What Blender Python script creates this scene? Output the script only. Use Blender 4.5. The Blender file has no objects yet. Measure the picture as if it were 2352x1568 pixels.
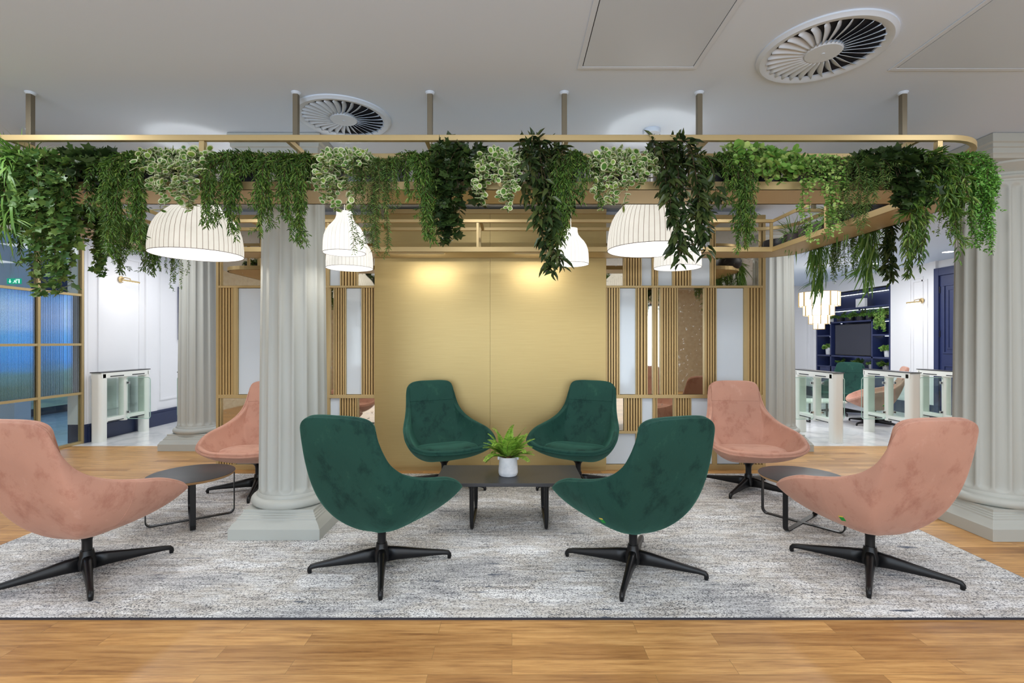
import bpy, math, random
import numpy as np
from mathutils import Vector, Matrix
S = bpy.context.scene
COL = S.collection
PI = math.pi
# ---------------------------------------------------------------- camera
CZ = 1.42
cam = bpy.data.cameras.new('camera'); cam.lens = 17.14; cam.sensor_width = 36; cam.clip_start = 0.05
co = bpy.data.objects.new('camera', cam); COL.objects.link(co)
co.location = (0, 0, CZ); co.rotation_euler = (PI/2, 0, 0); S.camera = co
# ---------------------------------------------------------------- world, exposure
w = bpy.data.worlds.new('world'); S.world = w; w.use_nodes = True
w.node_tree.nodes['Background'].inputs[0].default_value = (0.75, 0.82, 1, 1)
w.node_tree.nodes['Background'].inputs[1].default_value = 0.4
S.view_settings.view_transform = 'Standard'; S.view_settings.look = 'None'
S.view_settings.exposure = 0.0; S.view_settings.gamma = 1.0; S.view_settings.use_curve_mapping = False

def area(loc, size, power, col=(1, 1, 1), rot=(0, 0, 0), sy=None, spread=None):
    l = bpy.data.lights.new('area_light', 'AREA'); l.energy = power; l.color = col; l.size = size
    if sy: l.shape = 'RECTANGLE'; l.size_y = sy
    if spread: l.spread = spread
    o = bpy.data.objects.new('area_light', l); COL.objects.link(o); o.location = loc; o.rotation_euler = rot
    return o
def spot(loc, power, ang=100, blend=0.6, col=(1, .95, .87), rot=(0, 0, 0), r=0.04):
    l = bpy.data.lights.new('spot_light', 'SPOT'); l.energy = power; l.color = col
    l.spot_size = math.radians(ang); l.spot_blend = blend; l.shadow_soft_size = r
    o = bpy.data.objects.new('spot_light', l); COL.objects.link(o); o.location = loc; o.rotation_euler = rot
    return o
# wide fill lights added under the ceiling behind the camera
area((-2.2, -0.9, 2.86), 1.8, 40, (.95, .98, 1), sy=1.2)
area((2.4, -0.9, 2.86), 1.8, 40, (.95, .98, 1), sy=1.2)
# large cool fill light added before the wall behind the camera
area((0.0, -2.9, 1.3), 9.0, 260, (.78, .90, 1.0), rot=(PI/2, 0, 0), sy=2.2)
# small area lights without fixtures, added to brighten the lounge
for x, y in ((-2.9, 2.2), (-0.2, 1.3), (2.9, 1.9), (-4.6, 3.6), (4.8, 2.4), (-0.35, 3.9), (-2.3, 4.3), (2.0, 4.0), (-4.5, 5.4), (3.9, 5.4)):
    area((x, y, 2.87), 0.25, 14 if y < 3.8 else (10 if y < 5 else 26), (.96, .98, 1))
# overhead area lights added to brighten the reception beyond the screens
for x, y in ((-4.9, 7.6), (-4.6, 9.6), (-2.5, 8.5), (3.2, 8.2), (5.4, 7.6), (6.4, 9.2), (5.4, 11.0), (0.5, 9.5)):
    area((x, y, 2.86), 0.9, 24 if x < 0 else 36, (.97, .98, 1))

# ---------------------------------------------------------------- materials
def mat(name, col=(.8, .8, .8), rough=.5, metal=0., emis=None, es=0., spec=None, sheen=0., trans=0., coat=0., ior=None):
    m = bpy.data.materials.new(name); m.use_nodes = True
    b = m.node_tree.nodes['Principled BSDF']; i = b.inputs
    i['Base Color'].default_value = (*col, 1); i['Roughness'].default_value = rough; i['Metallic'].default_value = metal
    if emis: i['Emission Color'].default_value = (*emis, 1); i['Emission Strength'].default_value = es
    if spec is not None: i['Specular IOR Level'].default_value = spec
    if sheen: i['Sheen Weight'].default_value = sheen; i['Sheen Roughness'].default_value = .4
    if trans: i['Transmission Weight'].default_value = trans
    if coat: i['Coat Weight'].default_value = coat
    if ior: i['IOR'].default_value = ior
    return m
def nd(m, t, **kw):
    n = m.node_tree.nodes.new(t)
    for k, v in kw.items():
        if hasattr(n, k): setattr(n, k, v)
        else: n.inputs[k].default_value = v
    return n
def lk(m, a, b): m.node_tree.links.new(a, b)
def bsdf(m): return m.node_tree.nodes['Principled BSDF']
def ramp(m, fac, stops):
    r = nd(m, 'ShaderNodeValToRGB'); e = r.color_ramp.elements
    while len(e) < len(stops): e.new(.5)
    for k, (p, c) in enumerate(stops): e[k].position = p; e[k].color = (*c, 1)
    lk(m, fac, r.inputs[0]); return r.outputs[0]
def coords(m, scale=(1, 1, 1), kind='Object'):
    t = nd(m, 'ShaderNodeTexCoord'); mp = nd(m, 'ShaderNodeMapping'); mp.inputs['Scale'].default_value = scale
    lk(m, t.outputs[kind], mp.inputs[0]); return mp.outputs[0]
def noise(m, vec, scale, detail=4, rough=.6):
    n = nd(m, 'ShaderNodeTexNoise'); n.inputs['Scale'].default_value = scale; n.inputs['Detail'].default_value = detail
    n.inputs['Roughness'].default_value = rough; lk(m, vec, n.inputs['Vector']); return n.outputs[0]
def mix(m, f, a, b, mode='MIX'):
    n = nd(m, 'ShaderNodeMix'); n.data_type = 'RGBA'; n.blend_type = mode
    for v, s in ((f, 0), (a, 6), (b, 7)):
        if isinstance(v, (int, float)): n.inputs[s].default_value = v
        elif isinstance(v, tuple): n.inputs[s].default_value = (*v, 1)
        else: lk(m, v, n.inputs[s])
    return n.outputs[2]
def bump(m, h, strength, dist=.01):
    n = nd(m, 'ShaderNodeBump'); n.inputs['Strength'].default_value = strength; n.inputs['Distance'].default_value = dist
    lk(m, h, n.inputs['Height']); lk(m, n.outputs[0], bsdf(m).inputs['Normal'])

M = {}
M['ceiling'] = mat('ceiling_paint', (.62, .715, .85), .7)
M['panel_paint'] = mat('panel_paint', (.54, .62, .73), .34)
M['vent'] = mat('vent_paint', (.60, .68, .79), .5)
M['black'] = mat('flat_black', (.012, .013, .02), .9)
M['wall'] = mat('white_wall', (.80, .80, .82), .6)
M['navy'] = mat('navy_paint', (.017, .027, .095), .4)
M['navy2'] = mat('navy_skirting', (.02, .03, .08), .35)
M['stone'] = mat('column_paint', (.44, .45, .415), .5)
M['brass'] = mat('brass', (.52, .39, .19), .46, .5)
M['brass_dark'] = mat('rod_metal', (.20, .17, .12), .5, .5)
M['slat_gap'] = mat('slat_gap', (.09, .05, .02), .6, .2)
M['slat'] = mat('slat', (.56, .39, .17), .42, .35)
M['white_glass'] = mat('white_glass', (.66, .73, .80), .08, spec=.6)
M['metal_black'] = mat('black_metal', (.006, .006, .007), .36, spec=.35)
M['black_top'] = mat('black_laminate', (.030, .031, .036), .42)
M['ply'] = mat('plywood_edge', (.42, .24, .10), .5)
M['gate'] = mat('gate_white', (.84, .84, .78), .35)
M['gate_dark'] = mat('gate_dark', (.02, .02, .025), .3)
M['chrome'] = mat('chrome', (.7, .7, .7), .15, 1)
M['cable'] = mat('cable', (.75, .75, .75), .5)
M['pot_dark'] = mat('dark_pot', (.018, .017, .022), .55)
M['pot_brown'] = mat('brown_pot', (.055, .04, .042), .6)
M['soil'] = mat('soil', (.25, .14, .07), .9)
M['led'] = mat('led', (1, 1, 1), .5, emis=(.85, .93, 1), es=5)
M['disc'] = mat('downlight_disc', (1, 1, 1), .5, emis=(1, .98, .95), es=9)
M['crystal'] = mat('lit_glass', (1, .97, .9), .3, emis=(1, .94, .84), es=1.5)
M['tv'] = mat('tv_screen', (.01, .013, .03), .22, spec=.6)
M['green_label'] = mat('green_tag', (.0, .30, .03), .6)
M['yellow_label'] = mat('yellow_tag', (.75, .55, .1), .6)
M['exit'] = mat('exit_green', (.0, .3, .14), .5, emis=(.0, .45, .25), es=.7)
M['exit_white'] = mat('exit_white', (.9, 1, .95), .5, emis=(.8, 1, .9), es=.8)
M['tile'] = mat('white_tile', (.78, .78, .78), .18)
M['paper'] = mat('white_card', (.85, .85, .85), .5)
# mottled concrete pots
def concrete(name, a, b):
    m = mat(name, a, .7); v = coords(m); n = noise(m, v, 14, 5)
    lk(m, ramp(m, n, [(.35, a), (.65, b)]), bsdf(m).inputs['Base Color']); return m
M['pot_grey'] = concrete('grey_pot', (.24, .24, .25), (.42, .42, .42))
M['pot_white'] = concrete('white_pot', (.62, .64, .68), (.76, .77, .80))
M['plaster'] = concrete('beige_plaster', (.52, .42, .28), (.64, .55, .40))
# tile veins
v = coords(M['tile'], (1, 1, 1)); n = noise(M['tile'], v, 1.6, 6)
lk(M['tile'], ramp(M['tile'], n, [(.42, (.80, .80, .79)), (.5, (.66, .67, .68)), (.56, (.82, .82, .81))]), bsdf(M['tile']).inputs['Base Color'])
# brushed gold panel
m = M['gold'] = mat('brushed_gold', (.60, .45, .17), .44, .72)
v = coords(m, (1, 1, 60)); n = noise(m, v, 3, 3)
lk(m, ramp(m, n, [(.3, (.45, .335, .145)), (.7, (.49, .37, .165))]), bsdf(m).inputs['Base Color'])
# antique mirror
m = M['mirror'] = mat('antique_mirror', (.72, .68, .60), .03, 1)
v = coords(m); n = noise(m, v, 26, 8, .75)
lk(m, ramp(m, n, [(.30, (.22, .18, .13)), (.40, (.70, .66, .58)), (1, (.74, .70, .62))]), bsdf(m).inputs['Base Color'])
lk(m, ramp(m, n, [(.30, (.5, .5, .5)), (.42, (.03, .03, .03))]), bsdf(m).inputs['Roughness'])
# oak floor
def oak(name, plank, cols):
    m = mat(name, (.5, .3, .1), .38)
    t = coords(m)
    br = nd(m, 'ShaderNodeTexBrick'); lk(m, t, br.inputs['Vector'])
    br.offset = .37; br.offset_frequency = 2; br.squash = 1
    for k, val in (('Scale', 1.0), ('Mortar Size', .0012), ('Mortar Smooth', .2), ('Bias', 0.), ('Brick Width', plank[0]), ('Row Height', plank[1])):
        br.inputs[k].default_value = val
    br.inputs['Color1'].default_value = (0, 0, 0, 1); br.inputs['Color2'].default_value = (1, 1, 1, 1); br.inputs['Mortar'].default_value = (.5, .5, .5, 1)
    # per plank offset of the grain
    cb = nd(m, 'ShaderNodeVectorMath', operation='MULTIPLY_ADD'); lk(m, br.outputs['Color'], cb.inputs[0])
    cb.inputs[1].default_value = (7, 3, 9); lk(m, t, cb.inputs[2])
    mp = nd(m, 'ShaderNodeMapping'); mp.inputs['Scale'].default_value = (1.6, 22, 1); lk(m, cb.outputs[0], mp.inputs[0])
    g = noise(m, mp.outputs[0], 2.2, 7, .62)
    base = ramp(m, g, [(.25, cols[0]), (.5, cols[1]), (.75, cols[2])])
    tone = ramp(m, br.outputs['Color'], [(0, (.74, .68, .62)), (.5, (1, 1, 1)), (1, (1.14, 1.14, 1.10))])
    c = mix(m, 1., base, tone, 'MULTIPLY')
    c2 = mix(m, br.outputs['Fac'], c, (.30, .17, .06))
    lk(m, c2, bsdf(m).inputs['Base Color'])
    rr = ramp(m, g, [(0, (.32, .32, .32)), (1, (.46, .46, .46))]); lk(m, rr, bsdf(m).inputs['Roughness'])
    return m
M['oak'] = oak('oak_floor', (.97, .099), ((.27, .125, .045), (.52, .275, .095), (.68, .40, .155)))
# rug
m = M['rug'] = mat('rug_weave', (.5, .5, .5), .95, spec=.1)
v1 = coords(m, (1, 2.2, 1)); n1 = noise(m, v1, 1.3, 5, .65)
v2 = coords(m, (2.2, 24, 1)); n2 = noise(m, v2, 1.5, 6, .72)
v3 = coords(m, (1, 1.3, 1)); n3 = noise(m, v3, 120, 2, .7)
v4 = coords(m, (1, 8, 1)); n4 = noise(m, v4, 3.2, 6, .62)
v5 = coords(m, (1, 1.6, 1)); n5 = noise(m, v5, 2.1, 4, .6)
c1 = ramp(m, n1, [(.36, (.27, .28, .31)), (.45, (.60, .60, .60)), (.52, (.44, .40, .35)), (.60, (.78, .79, .81))])
c2 = ramp(m, n2, [(.36, (.30, .30, .33)), (.46, (.60, .59, .57)), (.56, (.88, .88, .88))])
c = mix(m, .45, c1, c2)
dens = ramp(m, n5, [(.38, (.10, .10, .10)), (.62, (.75, .75, .75))])
spk = ramp(m, n3, [(.40, (.06, .07, .10)), (.47, (.70, .70, .70)), (.56, (1.25, 1.25, 1.25))])
spk2 = ramp(m, n3, [(.36, (.30, .31, .34)), (.44, (.92, .92, .92)), (.58, (1.2, 1.2, 1.2))])
f3 = mix(m, dens, spk2, spk)
c = mix(m, 1., c, f3, 'MULTIPLY')
mk = ramp(m, n4, [(.64, (0, 0, 0)), (.67, (1, 1, 1))])
c = mix(m, mk, c, mix(m, .8, (.12, .14, .18), spk2, 'MULTIPLY'))
lk(m, c, bsdf(m).inputs['Base Color']); bump(m, n3, .8, .005)
m = M['rug_edge'] = mat('rug_binding', (.03, .03, .04), .9)
# velvet
def velvet(name, dark, mid, light, sheen, tint):
    m = mat(name, mid, .75, sheen=sheen, spec=.2)
    bsdf(m).inputs['Sheen Tint'].default_value = (*tint, 1)
    v = coords(m, (1, 1, .7)); n = noise(m, v, 6.5, 7, .72)
    v2 = coords(m, (1, 1, 1)); n2 = noise(m, v2, 1.8, 3, .5)
    ca = ramp(m, n, [(.34, dark), (.49, mid), (.60, mid), (.72, light)])
    cb = ramp(m, n2, [(.35, (.86, .86, .86)), (.65, (1.1, 1.1, 1.1))])
    lk(m, mix(m, 1., ca, cb, 'MULTIPLY'), bsdf(m).inputs['Base Color'])
    v3 = coords(m); n3 = noise(m, v3, 260, 2); bump(m, n3, .25, .002)
    return m
M['pink'] = velvet('pink_velvet', (.43, .20, .145), (.54, .29, .215), (.60, .35, .27), .35, (1, .78, .66))
M['green'] = velvet('green_velvet', (.004, .028, .024), (.013, .060, .047), (.026, .098, .068), .45, (.14, .40, .30))
# leaves
def leafmat(name, cols, rough=.45, trans=.12):
    m = mat(name, cols[0], rough, spec=.35)
    g = nd(m, 'ShaderNodeNewGeometry')
    c = ramp(m, g.outputs['Random Per Island'], [(k/(len(cols)-1), c) for k, c in enumerate(cols)])
    lk(m, c, bsdf(m).inputs['Base Color'])
    t = nd(m, 'ShaderNodeBsdfTranslucent'); lk(m, c, t.inputs[0])
    mx = nd(m, 'ShaderNodeMixShader'); mx.inputs[0].default_value = trans
    out = m.node_tree.nodes['Material Output']
    lk(m, bsdf(m).outputs[0], mx.inputs[1]); lk(m, t.outputs[0], mx.inputs[2]); lk(m, mx.outputs[0], out.inputs[0])
    return m
M['l_willow'] = leafmat('willow_leaf', [(0.038, 0.090, 0.019), (0.073, 0.155, 0.026), (0.105, 0.217, 0.033), (0.209, 0.295, 0.060)], trans=.2)
M['l_bright'] = leafmat('bright_leaf', [(0.053, 0.155, 0.026), (0.105, 0.279, 0.039), (0.188, 0.403, 0.066)], trans=.2)
M['l_dark'] = leafmat('dark_leaf', [(0.014, 0.028, 0.009), (0.024, 0.048, 0.012), (0.049, 0.085, 0.019)], .38)
M['l_big'] = leafmat('ficus_leaf', [(0.020, 0.035, 0.013), (0.036, 0.065, 0.019), (0.084, 0.106, 0.031)], .25, .08)
M['l_ivy'] = leafmat('ivy_leaf', [(0.042, 0.101, 0.026), (0.084, 0.171, 0.037), (0.188, 0.279, 0.066)], .4)
M['l_fern'] = leafmat('fern_leaf', [(0.062, 0.132, 0.033), (0.105, 0.202, 0.046), (0.209, 0.279, 0.066)], .5, .2)
M['l_lime'] = leafmat('lime_leaf', [(0.139, 0.310, 0.031), (0.264, 0.496, 0.062), (0.465, 0.698, 0.109)], .45, .3)
M['l_grass'] = leafmat('grass_leaf', [(0.053, 0.132, 0.024), (0.105, 0.232, 0.039), (0.188, 0.310, 0.066)], .4, .2)
M['l_var'] = leafmat('variegated_leaf', [(0.062, 0.171, 0.026), (0.126, 0.264, 0.046), (0.251, 0.388, 0.066)], .45)
M['l_cream'] = leafmat('cream_rim', [(.55, .58, .34), (.72, .74, .50)], .5)
M['l_pilea'] = leafmat('pilea_leaf', [(0.105, 0.248, 0.046), (0.188, 0.372, 0.066), (0.460, 0.589, 0.184)], .4)
M['stem'] = mat('stem', (.10, .06, .03), .7)

def shade_mat(name, es_out, rib, nribs, col=(1, .97, .90)):
    m = mat(name, (.85, .83, .78), .7)
    t = nd(m, 'ShaderNodeTexCoord'); sx = nd(m, 'ShaderNodeSeparateXYZ'); lk(m, t.outputs['Object'], sx.inputs[0])
    at = nd(m, 'ShaderNodeMath', operation='ARCTAN2'); lk(m, sx.outputs[1], at.inputs[0]); lk(m, sx.outputs[0], at.inputs[1])
    mu = nd(m, 'ShaderNodeMath', operation='MULTIPLY'); mu.inputs[1].default_value = nribs/(2*PI); lk(m, at.outputs[0], mu.inputs[0])
    fr = nd(m, 'ShaderNodeMath', operation='FRACT'); lk(m, mu.outputs[0], fr.inputs[0])
    c = ramp(m, fr.outputs[0], [(0, rib), (.06, rib), (.10, col), (.96, col), (1, rib)])
    n = noise(m, coords(m), 9, 4)
    c = mix(m, 1., c, ramp(m, n, [(.3, (.86, .87, .86)), (.7, (1, 1, 1))]), 'MULTIPLY')
    lk(m, c, bsdf(m).inputs['Emission Color']); bsdf(m).inputs['Emission Strength'].default_value = es_out
    bsdf(m).inputs['Base Color'].default_value = (.25, .24, .22, 1)
    return m
M['shade_big'] = shade_mat('big_lamp_shade', .80, (.20, .12, .09), 56, (1, .95, .84))
M['shade_small'] = shade_mat('small_lamp_shade', 1.08, (.66, .63, .60), 30)
M['shade_mid'] = shade_mat('medium_lamp_shade', .88, (.50, .47, .42), 40)
M['shade_in'] = shade_mat('lamp_lining', .93, (.80, .82, .82), 56, (.97, 1, 1))
M['bulb'] = mat('bulb', (1, 1, 1), .5, emis=(1, .97, .92), es=28)
M['rim_grey'] = mat('shade_rim_grey', (.30, .28, .27), .6)
M['rim_dark'] = mat('shade_rim', (.12, .08, .06), .6)

def glassmat(name, tint=(.93, .97, .95), refl=.10):
    m = bpy.data.materials.new(name); m.use_nodes = True; nt = m.node_tree; nt.nodes.clear()
    o = nt.nodes.new('ShaderNodeOutputMaterial'); tr = nt.nodes.new('ShaderNodeBsdfTransparent'); gl = nt.nodes.new('ShaderNodeBsdfGlossy')
    tr.inputs[0].default_value = (*tint, 1); gl.inputs['Roughness'].default_value = .02
    fr = nt.nodes.new('ShaderNodeLayerWeight'); fr.inputs[0].default_value = .5
    pw = nt.nodes.new('ShaderNodeMath'); pw.operation = 'POWER'; pw.inputs[1].default_value = 4; nt.links.new(fr.outputs['Facing'], pw.inputs[0])
    ad = nt.nodes.new('ShaderNodeMath'); ad.operation = 'MULTIPLY_ADD'; ad.inputs[1].default_value = .5; ad.inputs[2].default_value = refl*.3; nt.links.new(pw.outputs[0], ad.inputs[0])
    mx = nt.nodes.new('ShaderNodeMixShader'); nt.links.new(ad.outputs[0], mx.inputs[0])
    nt.links.new(tr.outputs[0], mx.inputs[1]); nt.links.new(gl.outputs[0], mx.inputs[2]); nt.links.new(mx.outputs[0], o.inputs[0])
    return m
M['glass'] = glassmat('clear_glass')
M['glass_edge'] = mat('glass_edge', (.45, .62, .55), .2)
m = M['reeded'] = mat('reeded_glass', (.90, .96, 1), .12, trans=1., ior=1.12)
wv = nd(m, 'ShaderNodeTexWave'); wv.bands_direction = 'Y'; wv.inputs['Scale'].default_value = 22
lk(m, coords(m), wv.inputs['Vector']); bump(m, wv.outputs[1], .6, .01)
# glowing view: bands of blue over green, added as a backdrop behind the glazing
m = M['view'] = mat('glowing_view', (.1, .1, .1), .9)
v = coords(m, (0.15, .15, 1)); n = noise(m, v, 7, 4)
sx = nd(m, 'ShaderNodeSeparateXYZ'); lk(m, coords(m), sx.inputs[0])
mr = nd(m, 'ShaderNodeMapRange'); mr.inputs[1].default_value = .2; mr.inputs[2].default_value = 2.6; lk(m, sx.outputs[2], mr.inputs[0])
ad = nd(m, 'ShaderNodeMath', operation='MULTIPLY_ADD'); lk(m, n, ad.inputs[0]); ad.inputs[1].default_value = .30; lk(m, mr.outputs[0], ad.inputs[2])
c = ramp(m, ad.outputs[0], [(.12, (.02, .04, .06)), (.28, (.08, .13, .10)), (.42, (.10, .20, .22)), (.50, (.06, .24, .62)), (.70, (.10, .33, .75)), (.88, (.38, .52, .85)), (1, (.16, .36, .75))])
lk(m, c, bsdf(m).inputs['Emission Color']); bsdf(m).inputs['Emission Strength'].default_value = 2.0

# ---------------------------------------------------------------- mesh helpers
class MB:
    def __init__(s): s.v = []; s.f = []; s.m = []
    def add(s, vs, fs, mi=0):
        n = len(s.v); s.v.extend([tuple(map(float, q)) for q in vs]); s.f.extend([tuple(i+n for i in f) for f in fs]); s.m.extend([mi]*len(fs)); return s
    def box(s, x0, x1, y0, y1, z0, z1, mi=0):
        return s.add([(x0, y0, z0), (x1, y0, z0), (x1, y1, z0), (x0, y1, z0), (x0, y0, z1), (x1, y0, z1), (x1, y1, z1), (x0, y1, z1)],
                     [(0, 3, 2, 1), (4, 5, 6, 7), (0, 1, 5, 4), (1, 2, 6, 5), (2, 3, 7, 6), (3, 0, 4, 7)], mi)
    def lathe(s, prof, n=32, c=(0, 0, 0), mi=0, closed=False):
        vs = []; fs = []
        for r, z in prof:
            for k in range(n):
                a = 2*PI*k/n; vs.append((c[0]+r*math.cos(a), c[1]+r*math.sin(a), c[2]+z))
        L = len(prof)
        for j in range(L if closed else L-1):
            for k in range(n):
                a, b = j*n+k, j*n+(k+1) % n; j2 = (j+1) % L; fs.append((a, b, j2*n+(k+1) % n, j2*n+k))
        if not closed:
            if prof[0][0] > 1e-6: fs.append(tuple(range(n-1, -1, -1)))
            if prof[-1][0] > 1e-6: fs.append(tuple((L-1)*n+k for k in range(n)))
        return s.add(vs, fs, mi)
    def sweep(s, pts, sec, closed=False, up=(0, 0, 1), mi=0, scales=None, cap=True):
        """sec: list of (a,b): a along side, b along up"""
        P = [Vector(p) for p in pts]; n = len(P); k = len(sec); vs = []; fs = []
        for i in range(n):
            if closed: d = P[(i+1) % n]-P[i-1]
            else: d = P[min(i+1, n-1)]-P[max(i-1, 0)]
            d.normalize(); u = Vector(up)
            if abs(d.dot(u)) > .97: u = Vector((0, 1, 0)) if abs(d.y) < .9 else Vector((1, 0, 0))
            sd = d.cross(u).normalized(); uu = sd.cross(d).normalized()
            f = 1.
            if 0 < i < n-1 or closed:
                a = (P[i]-P[i-1]).normalized(); b = (P[(i+1) % n]-P[i]).normalized(); cs = max(.3, math.sqrt(max(0, (1+a.dot(b))/2)))
                f = 1/cs
            sc = scales[i] if scales else (1, 1)
            for (p, q) in sec: vs.append(P[i]+sd*p*sc[0]*f+uu*q*sc[1])
        for i in range(n if closed else n-1):
            for j in range(k):
                a, b = i*k+j, i*k+(j+1) % k; i2 = (i+1) % n; fs.append((a, b, i2*k+(j+1) % k, i2*k+j))
        if not closed and cap: fs.append(tuple(range(k-1, -1, -1))); fs.append(tuple((n-1)*k+j for j in range(k)))
        return s.add(vs, fs, mi)
    def tube(s, pts, r, n=8, mi=0, closed=False, scales=None, up=(0, 0, 1)):
        return s.sweep(pts, [(r*math.cos(2*PI*k/n), r*math.sin(2*PI*k/n)) for k in range(n)], closed, up, mi, scales)
    def bar(s, pts, wd, h, mi=0, closed=False, up=(0, 0, 1), scales=None):
        return s.sweep(pts, [(-wd/2, -h/2), (wd/2, -h/2), (wd/2, h/2), (-wd/2, h/2)], closed, up, mi, scales)
    def prism(s, poly, z0, z1, mi=0):
        n = len(poly)
        return s.add([(x, y, z0) for x, y in poly]+[(x, y, z1) for x, y in poly], [tuple(range(n-1, -1, -1)), tuple(range(n, 2*n))]+[(k, (k+1) % n, n+(k+1) % n, n+k) for k in range(n)], mi)
    def build(s, name, mats, parent=None, smooth=False, bevel=0, loc=None, subsurf=0, segs=2):
        me = bpy.data.meshes.new(name); me.from_pydata(s.v, [], s.f)
        if not isinstance(mats, (list, tuple)): mats = [mats]
        for q in mats: me.materials.append(M[q] if isinstance(q, str) else q)
        me.polygons.foreach_set('material_index', s.m)
        if smooth: me.polygons.foreach_set('use_smooth', [True]*len(s.f))
        me.update(); o = bpy.data.objects.new(name, me); COL.objects.link(o)
        if parent: o.parent = parent
        if loc: o.location = loc
        if bevel:
            b = o.modifiers.new('bevel', 'BEVEL'); b.width = bevel; b.segments = segs; b.limit_method = 'ANGLE'; b.angle_limit = math.radians(40)
            if smooth is False: me.polygons.foreach_set('use_smooth', [True]*len(s.f)); b.harden_normals = True
        if subsurf: q = o.modifiers.new('subsurf', 'SUBSURF'); q.levels = subsurf; q.render_levels = subsurf
        if smooth == 'auto':
            me.set_sharp_from_angle(angle=math.radians(35))
        return o
def empty(name, loc=(0, 0, 0), rz=0):
    o = bpy.data.objects.new(name, None); COL.objects.link(o); o.location = loc; o.rotation_euler = (0, 0, rz); o.empty_display_size = .1; return o
def tag(o, label=None, cat=None, group=None, kind=None):
    if label: o['label'] = label
    if cat: o['category'] = cat
    if group: o['group'] = group
    if kind: o['kind'] = kind
    return o
def thing(name, label, cat, loc=(0, 0, 0), rz=0, group=None): return tag(empty(name, loc, rz), label, cat, group)
KIDS = {}
def copy_tree(o, parent=None):
    c = o.copy(); COL.objects.link(c)
    if parent: c.parent = parent
    for ch in list(o.children): copy_tree(ch, c)
    return c
def struct(name, mb, mats, label=None, **kw):
    o = mb.build(name, mats, **kw); o['kind'] = 'structure'
    if label: o['label'] = label
    return o

# ---------------------------------------------------------------- the room shell
H = 2.90
b = MB(); b.box(-9.2, 8.4, -3.2, 6.62, -.1, 0); struct('floor', b, 'oak', 'honey oak plank floor of the lounge')
b = MB(); b.box(-9.2, 8.4, 6.62, 13.2, -.1, .002); struct('floor.001', b, 'tile', 'polished white stone floor of the reception beyond')
b = MB(); b.box(-9.2, 8.4, -3.2, 13.2, H, H+.1); struct('ceiling', b, 'ceiling', 'smooth grey white plaster ceiling')
# wall behind the camera: plaster with a tall window and dark doorway
b = MB(); b.box(-6.1, -3.2, -3.2, -3.05, 0, H); b.box(-.8, 3.2, -3.2, -3.05, 0, H); b.box(4.4, 8.0, -3.2, -3.05, 0, H)
b.box(-3.2, -.8, -3.2, -3.05, 2.6, H); b.box(3.2, 4.4, -3.2, -3.05, 2.5, H)
struct('wall_back', b, 'plaster')
b = MB(); b.box(-3.2, -.8, -3.2, -3.15, 0, 2.6); struct('window_1', b, 'view')
b = MB(); b.box(3.2, 4.4, -3.2, -3.12, 0, 2.5); struct('door_1', b, 'navy')
# left side: wall, glazed partition, panelled wall of the reception
b = MB(); b.box(-6.15, -6.0, -3.2, 4.25, 0, H); struct('wall_left', b, 'plaster')
b = MB(); b.box(-6.2, -6.0, 6.86, 13.0, 0.02, H)
b.box(-6.0, -5.965, 6.86, 6.98, .26, H); b.box(-6.0, -5.965, 7.95, 8.2, .26, H)
def frame_x(b, x0, x1, ya, yb, za, zb, t=.03, mi=0):
    b.box(x0, x1, ya, yb, zb-t, zb, mi); b.box(x0, x1, ya, yb, za, za+t, mi); b.box(x0, x1, ya, ya+t, za+t, zb-t, mi); b.box(x0, x1, yb-t, yb, za+t, zb-t, mi)
frame_x(b, -6.0, -5.985, 7.06, 7.86, .42, 2.72); frame_x(b, -6.0, -5.985, 8.3, 9.6, .42, 2.72)
struct('wall_left.001', b, 'wall', 'white panelled wall of the reception at left')
b = MB(); b.box(-6.0, -5.95, 6.86, 12.98, .0, .22); b.box(-6.0, -5.96, 6.86, 12.98, .22, .26); b.box(-6.2, -5.96, 6.80, 6.86, 0, .26)
struct('baseboard_left', b, 'navy2', bevel=.004)
b = MB(); b.box(-6.2, -5.97, 6.80, 6.86, .26, H); struct('trim_1', b, 'wall')
b = MB(); b.box(-9.2, -9.05, -3.2, 13, 0, H); struct('wall_left.002', b, 'navy2')
b = MB(); b.box(-9.04, -9.0, 5.6, 12.9, .15, 2.35); struct('glow_backdrop', b, 'view', 'glowing blue and green backdrop added in the next room at far left')  # added emissive sheet that gives the blue glow behind the panes
b = MB(); b.box(-9.0, -6.2, 12.2, 12.4, 0, H); struct('wall_left.003', b, 'navy2')
# far wall and right walls
b = MB(); b.box(-6.2, 8.2, 13.0, 13.2, 0, H); frame_x2 = None
struct('wall_far', b, 'wall')
b = MB(); b.box(-5.94, 7.85, 12.95, 13.0, 0, .24); struct('baseboard_far', b, 'navy2')
b = MB(); b.box(7.85, 8.1, -3.2, 10.11, 0, H); b.box(7.85, 8.1, 12.60, 13.0, 0, H); b.box(7.85, 8.1, 10.11, 12.60, 2.60, H); b.box(8.24, 8.3, 10.0, 12.7, 0, H)
frame_x(b, 7.835, 7.85, 9.2, 9.55, .42, 2.6); b.box(7.80, 7.85, 8.98, 9.12, .24, H); frame_x(b, 7.835, 7.85, 9.3, 9.62, .42, 2.66)
frame_x(b, 7.835, 7.85, 12.66, 12.9, .42, 2.6)
struct('wall_right', b, 'wall')
b = MB(); b.box(7.80, 7.85, 8.96, 10.10, 0, .24); b.box(7.80, 7.85, 12.62, 12.94, 0, .24); b.box(7.80, 7.85, 4, 7.9, 0, .24); struct('baseboard_right', b, 'navy2')
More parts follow.
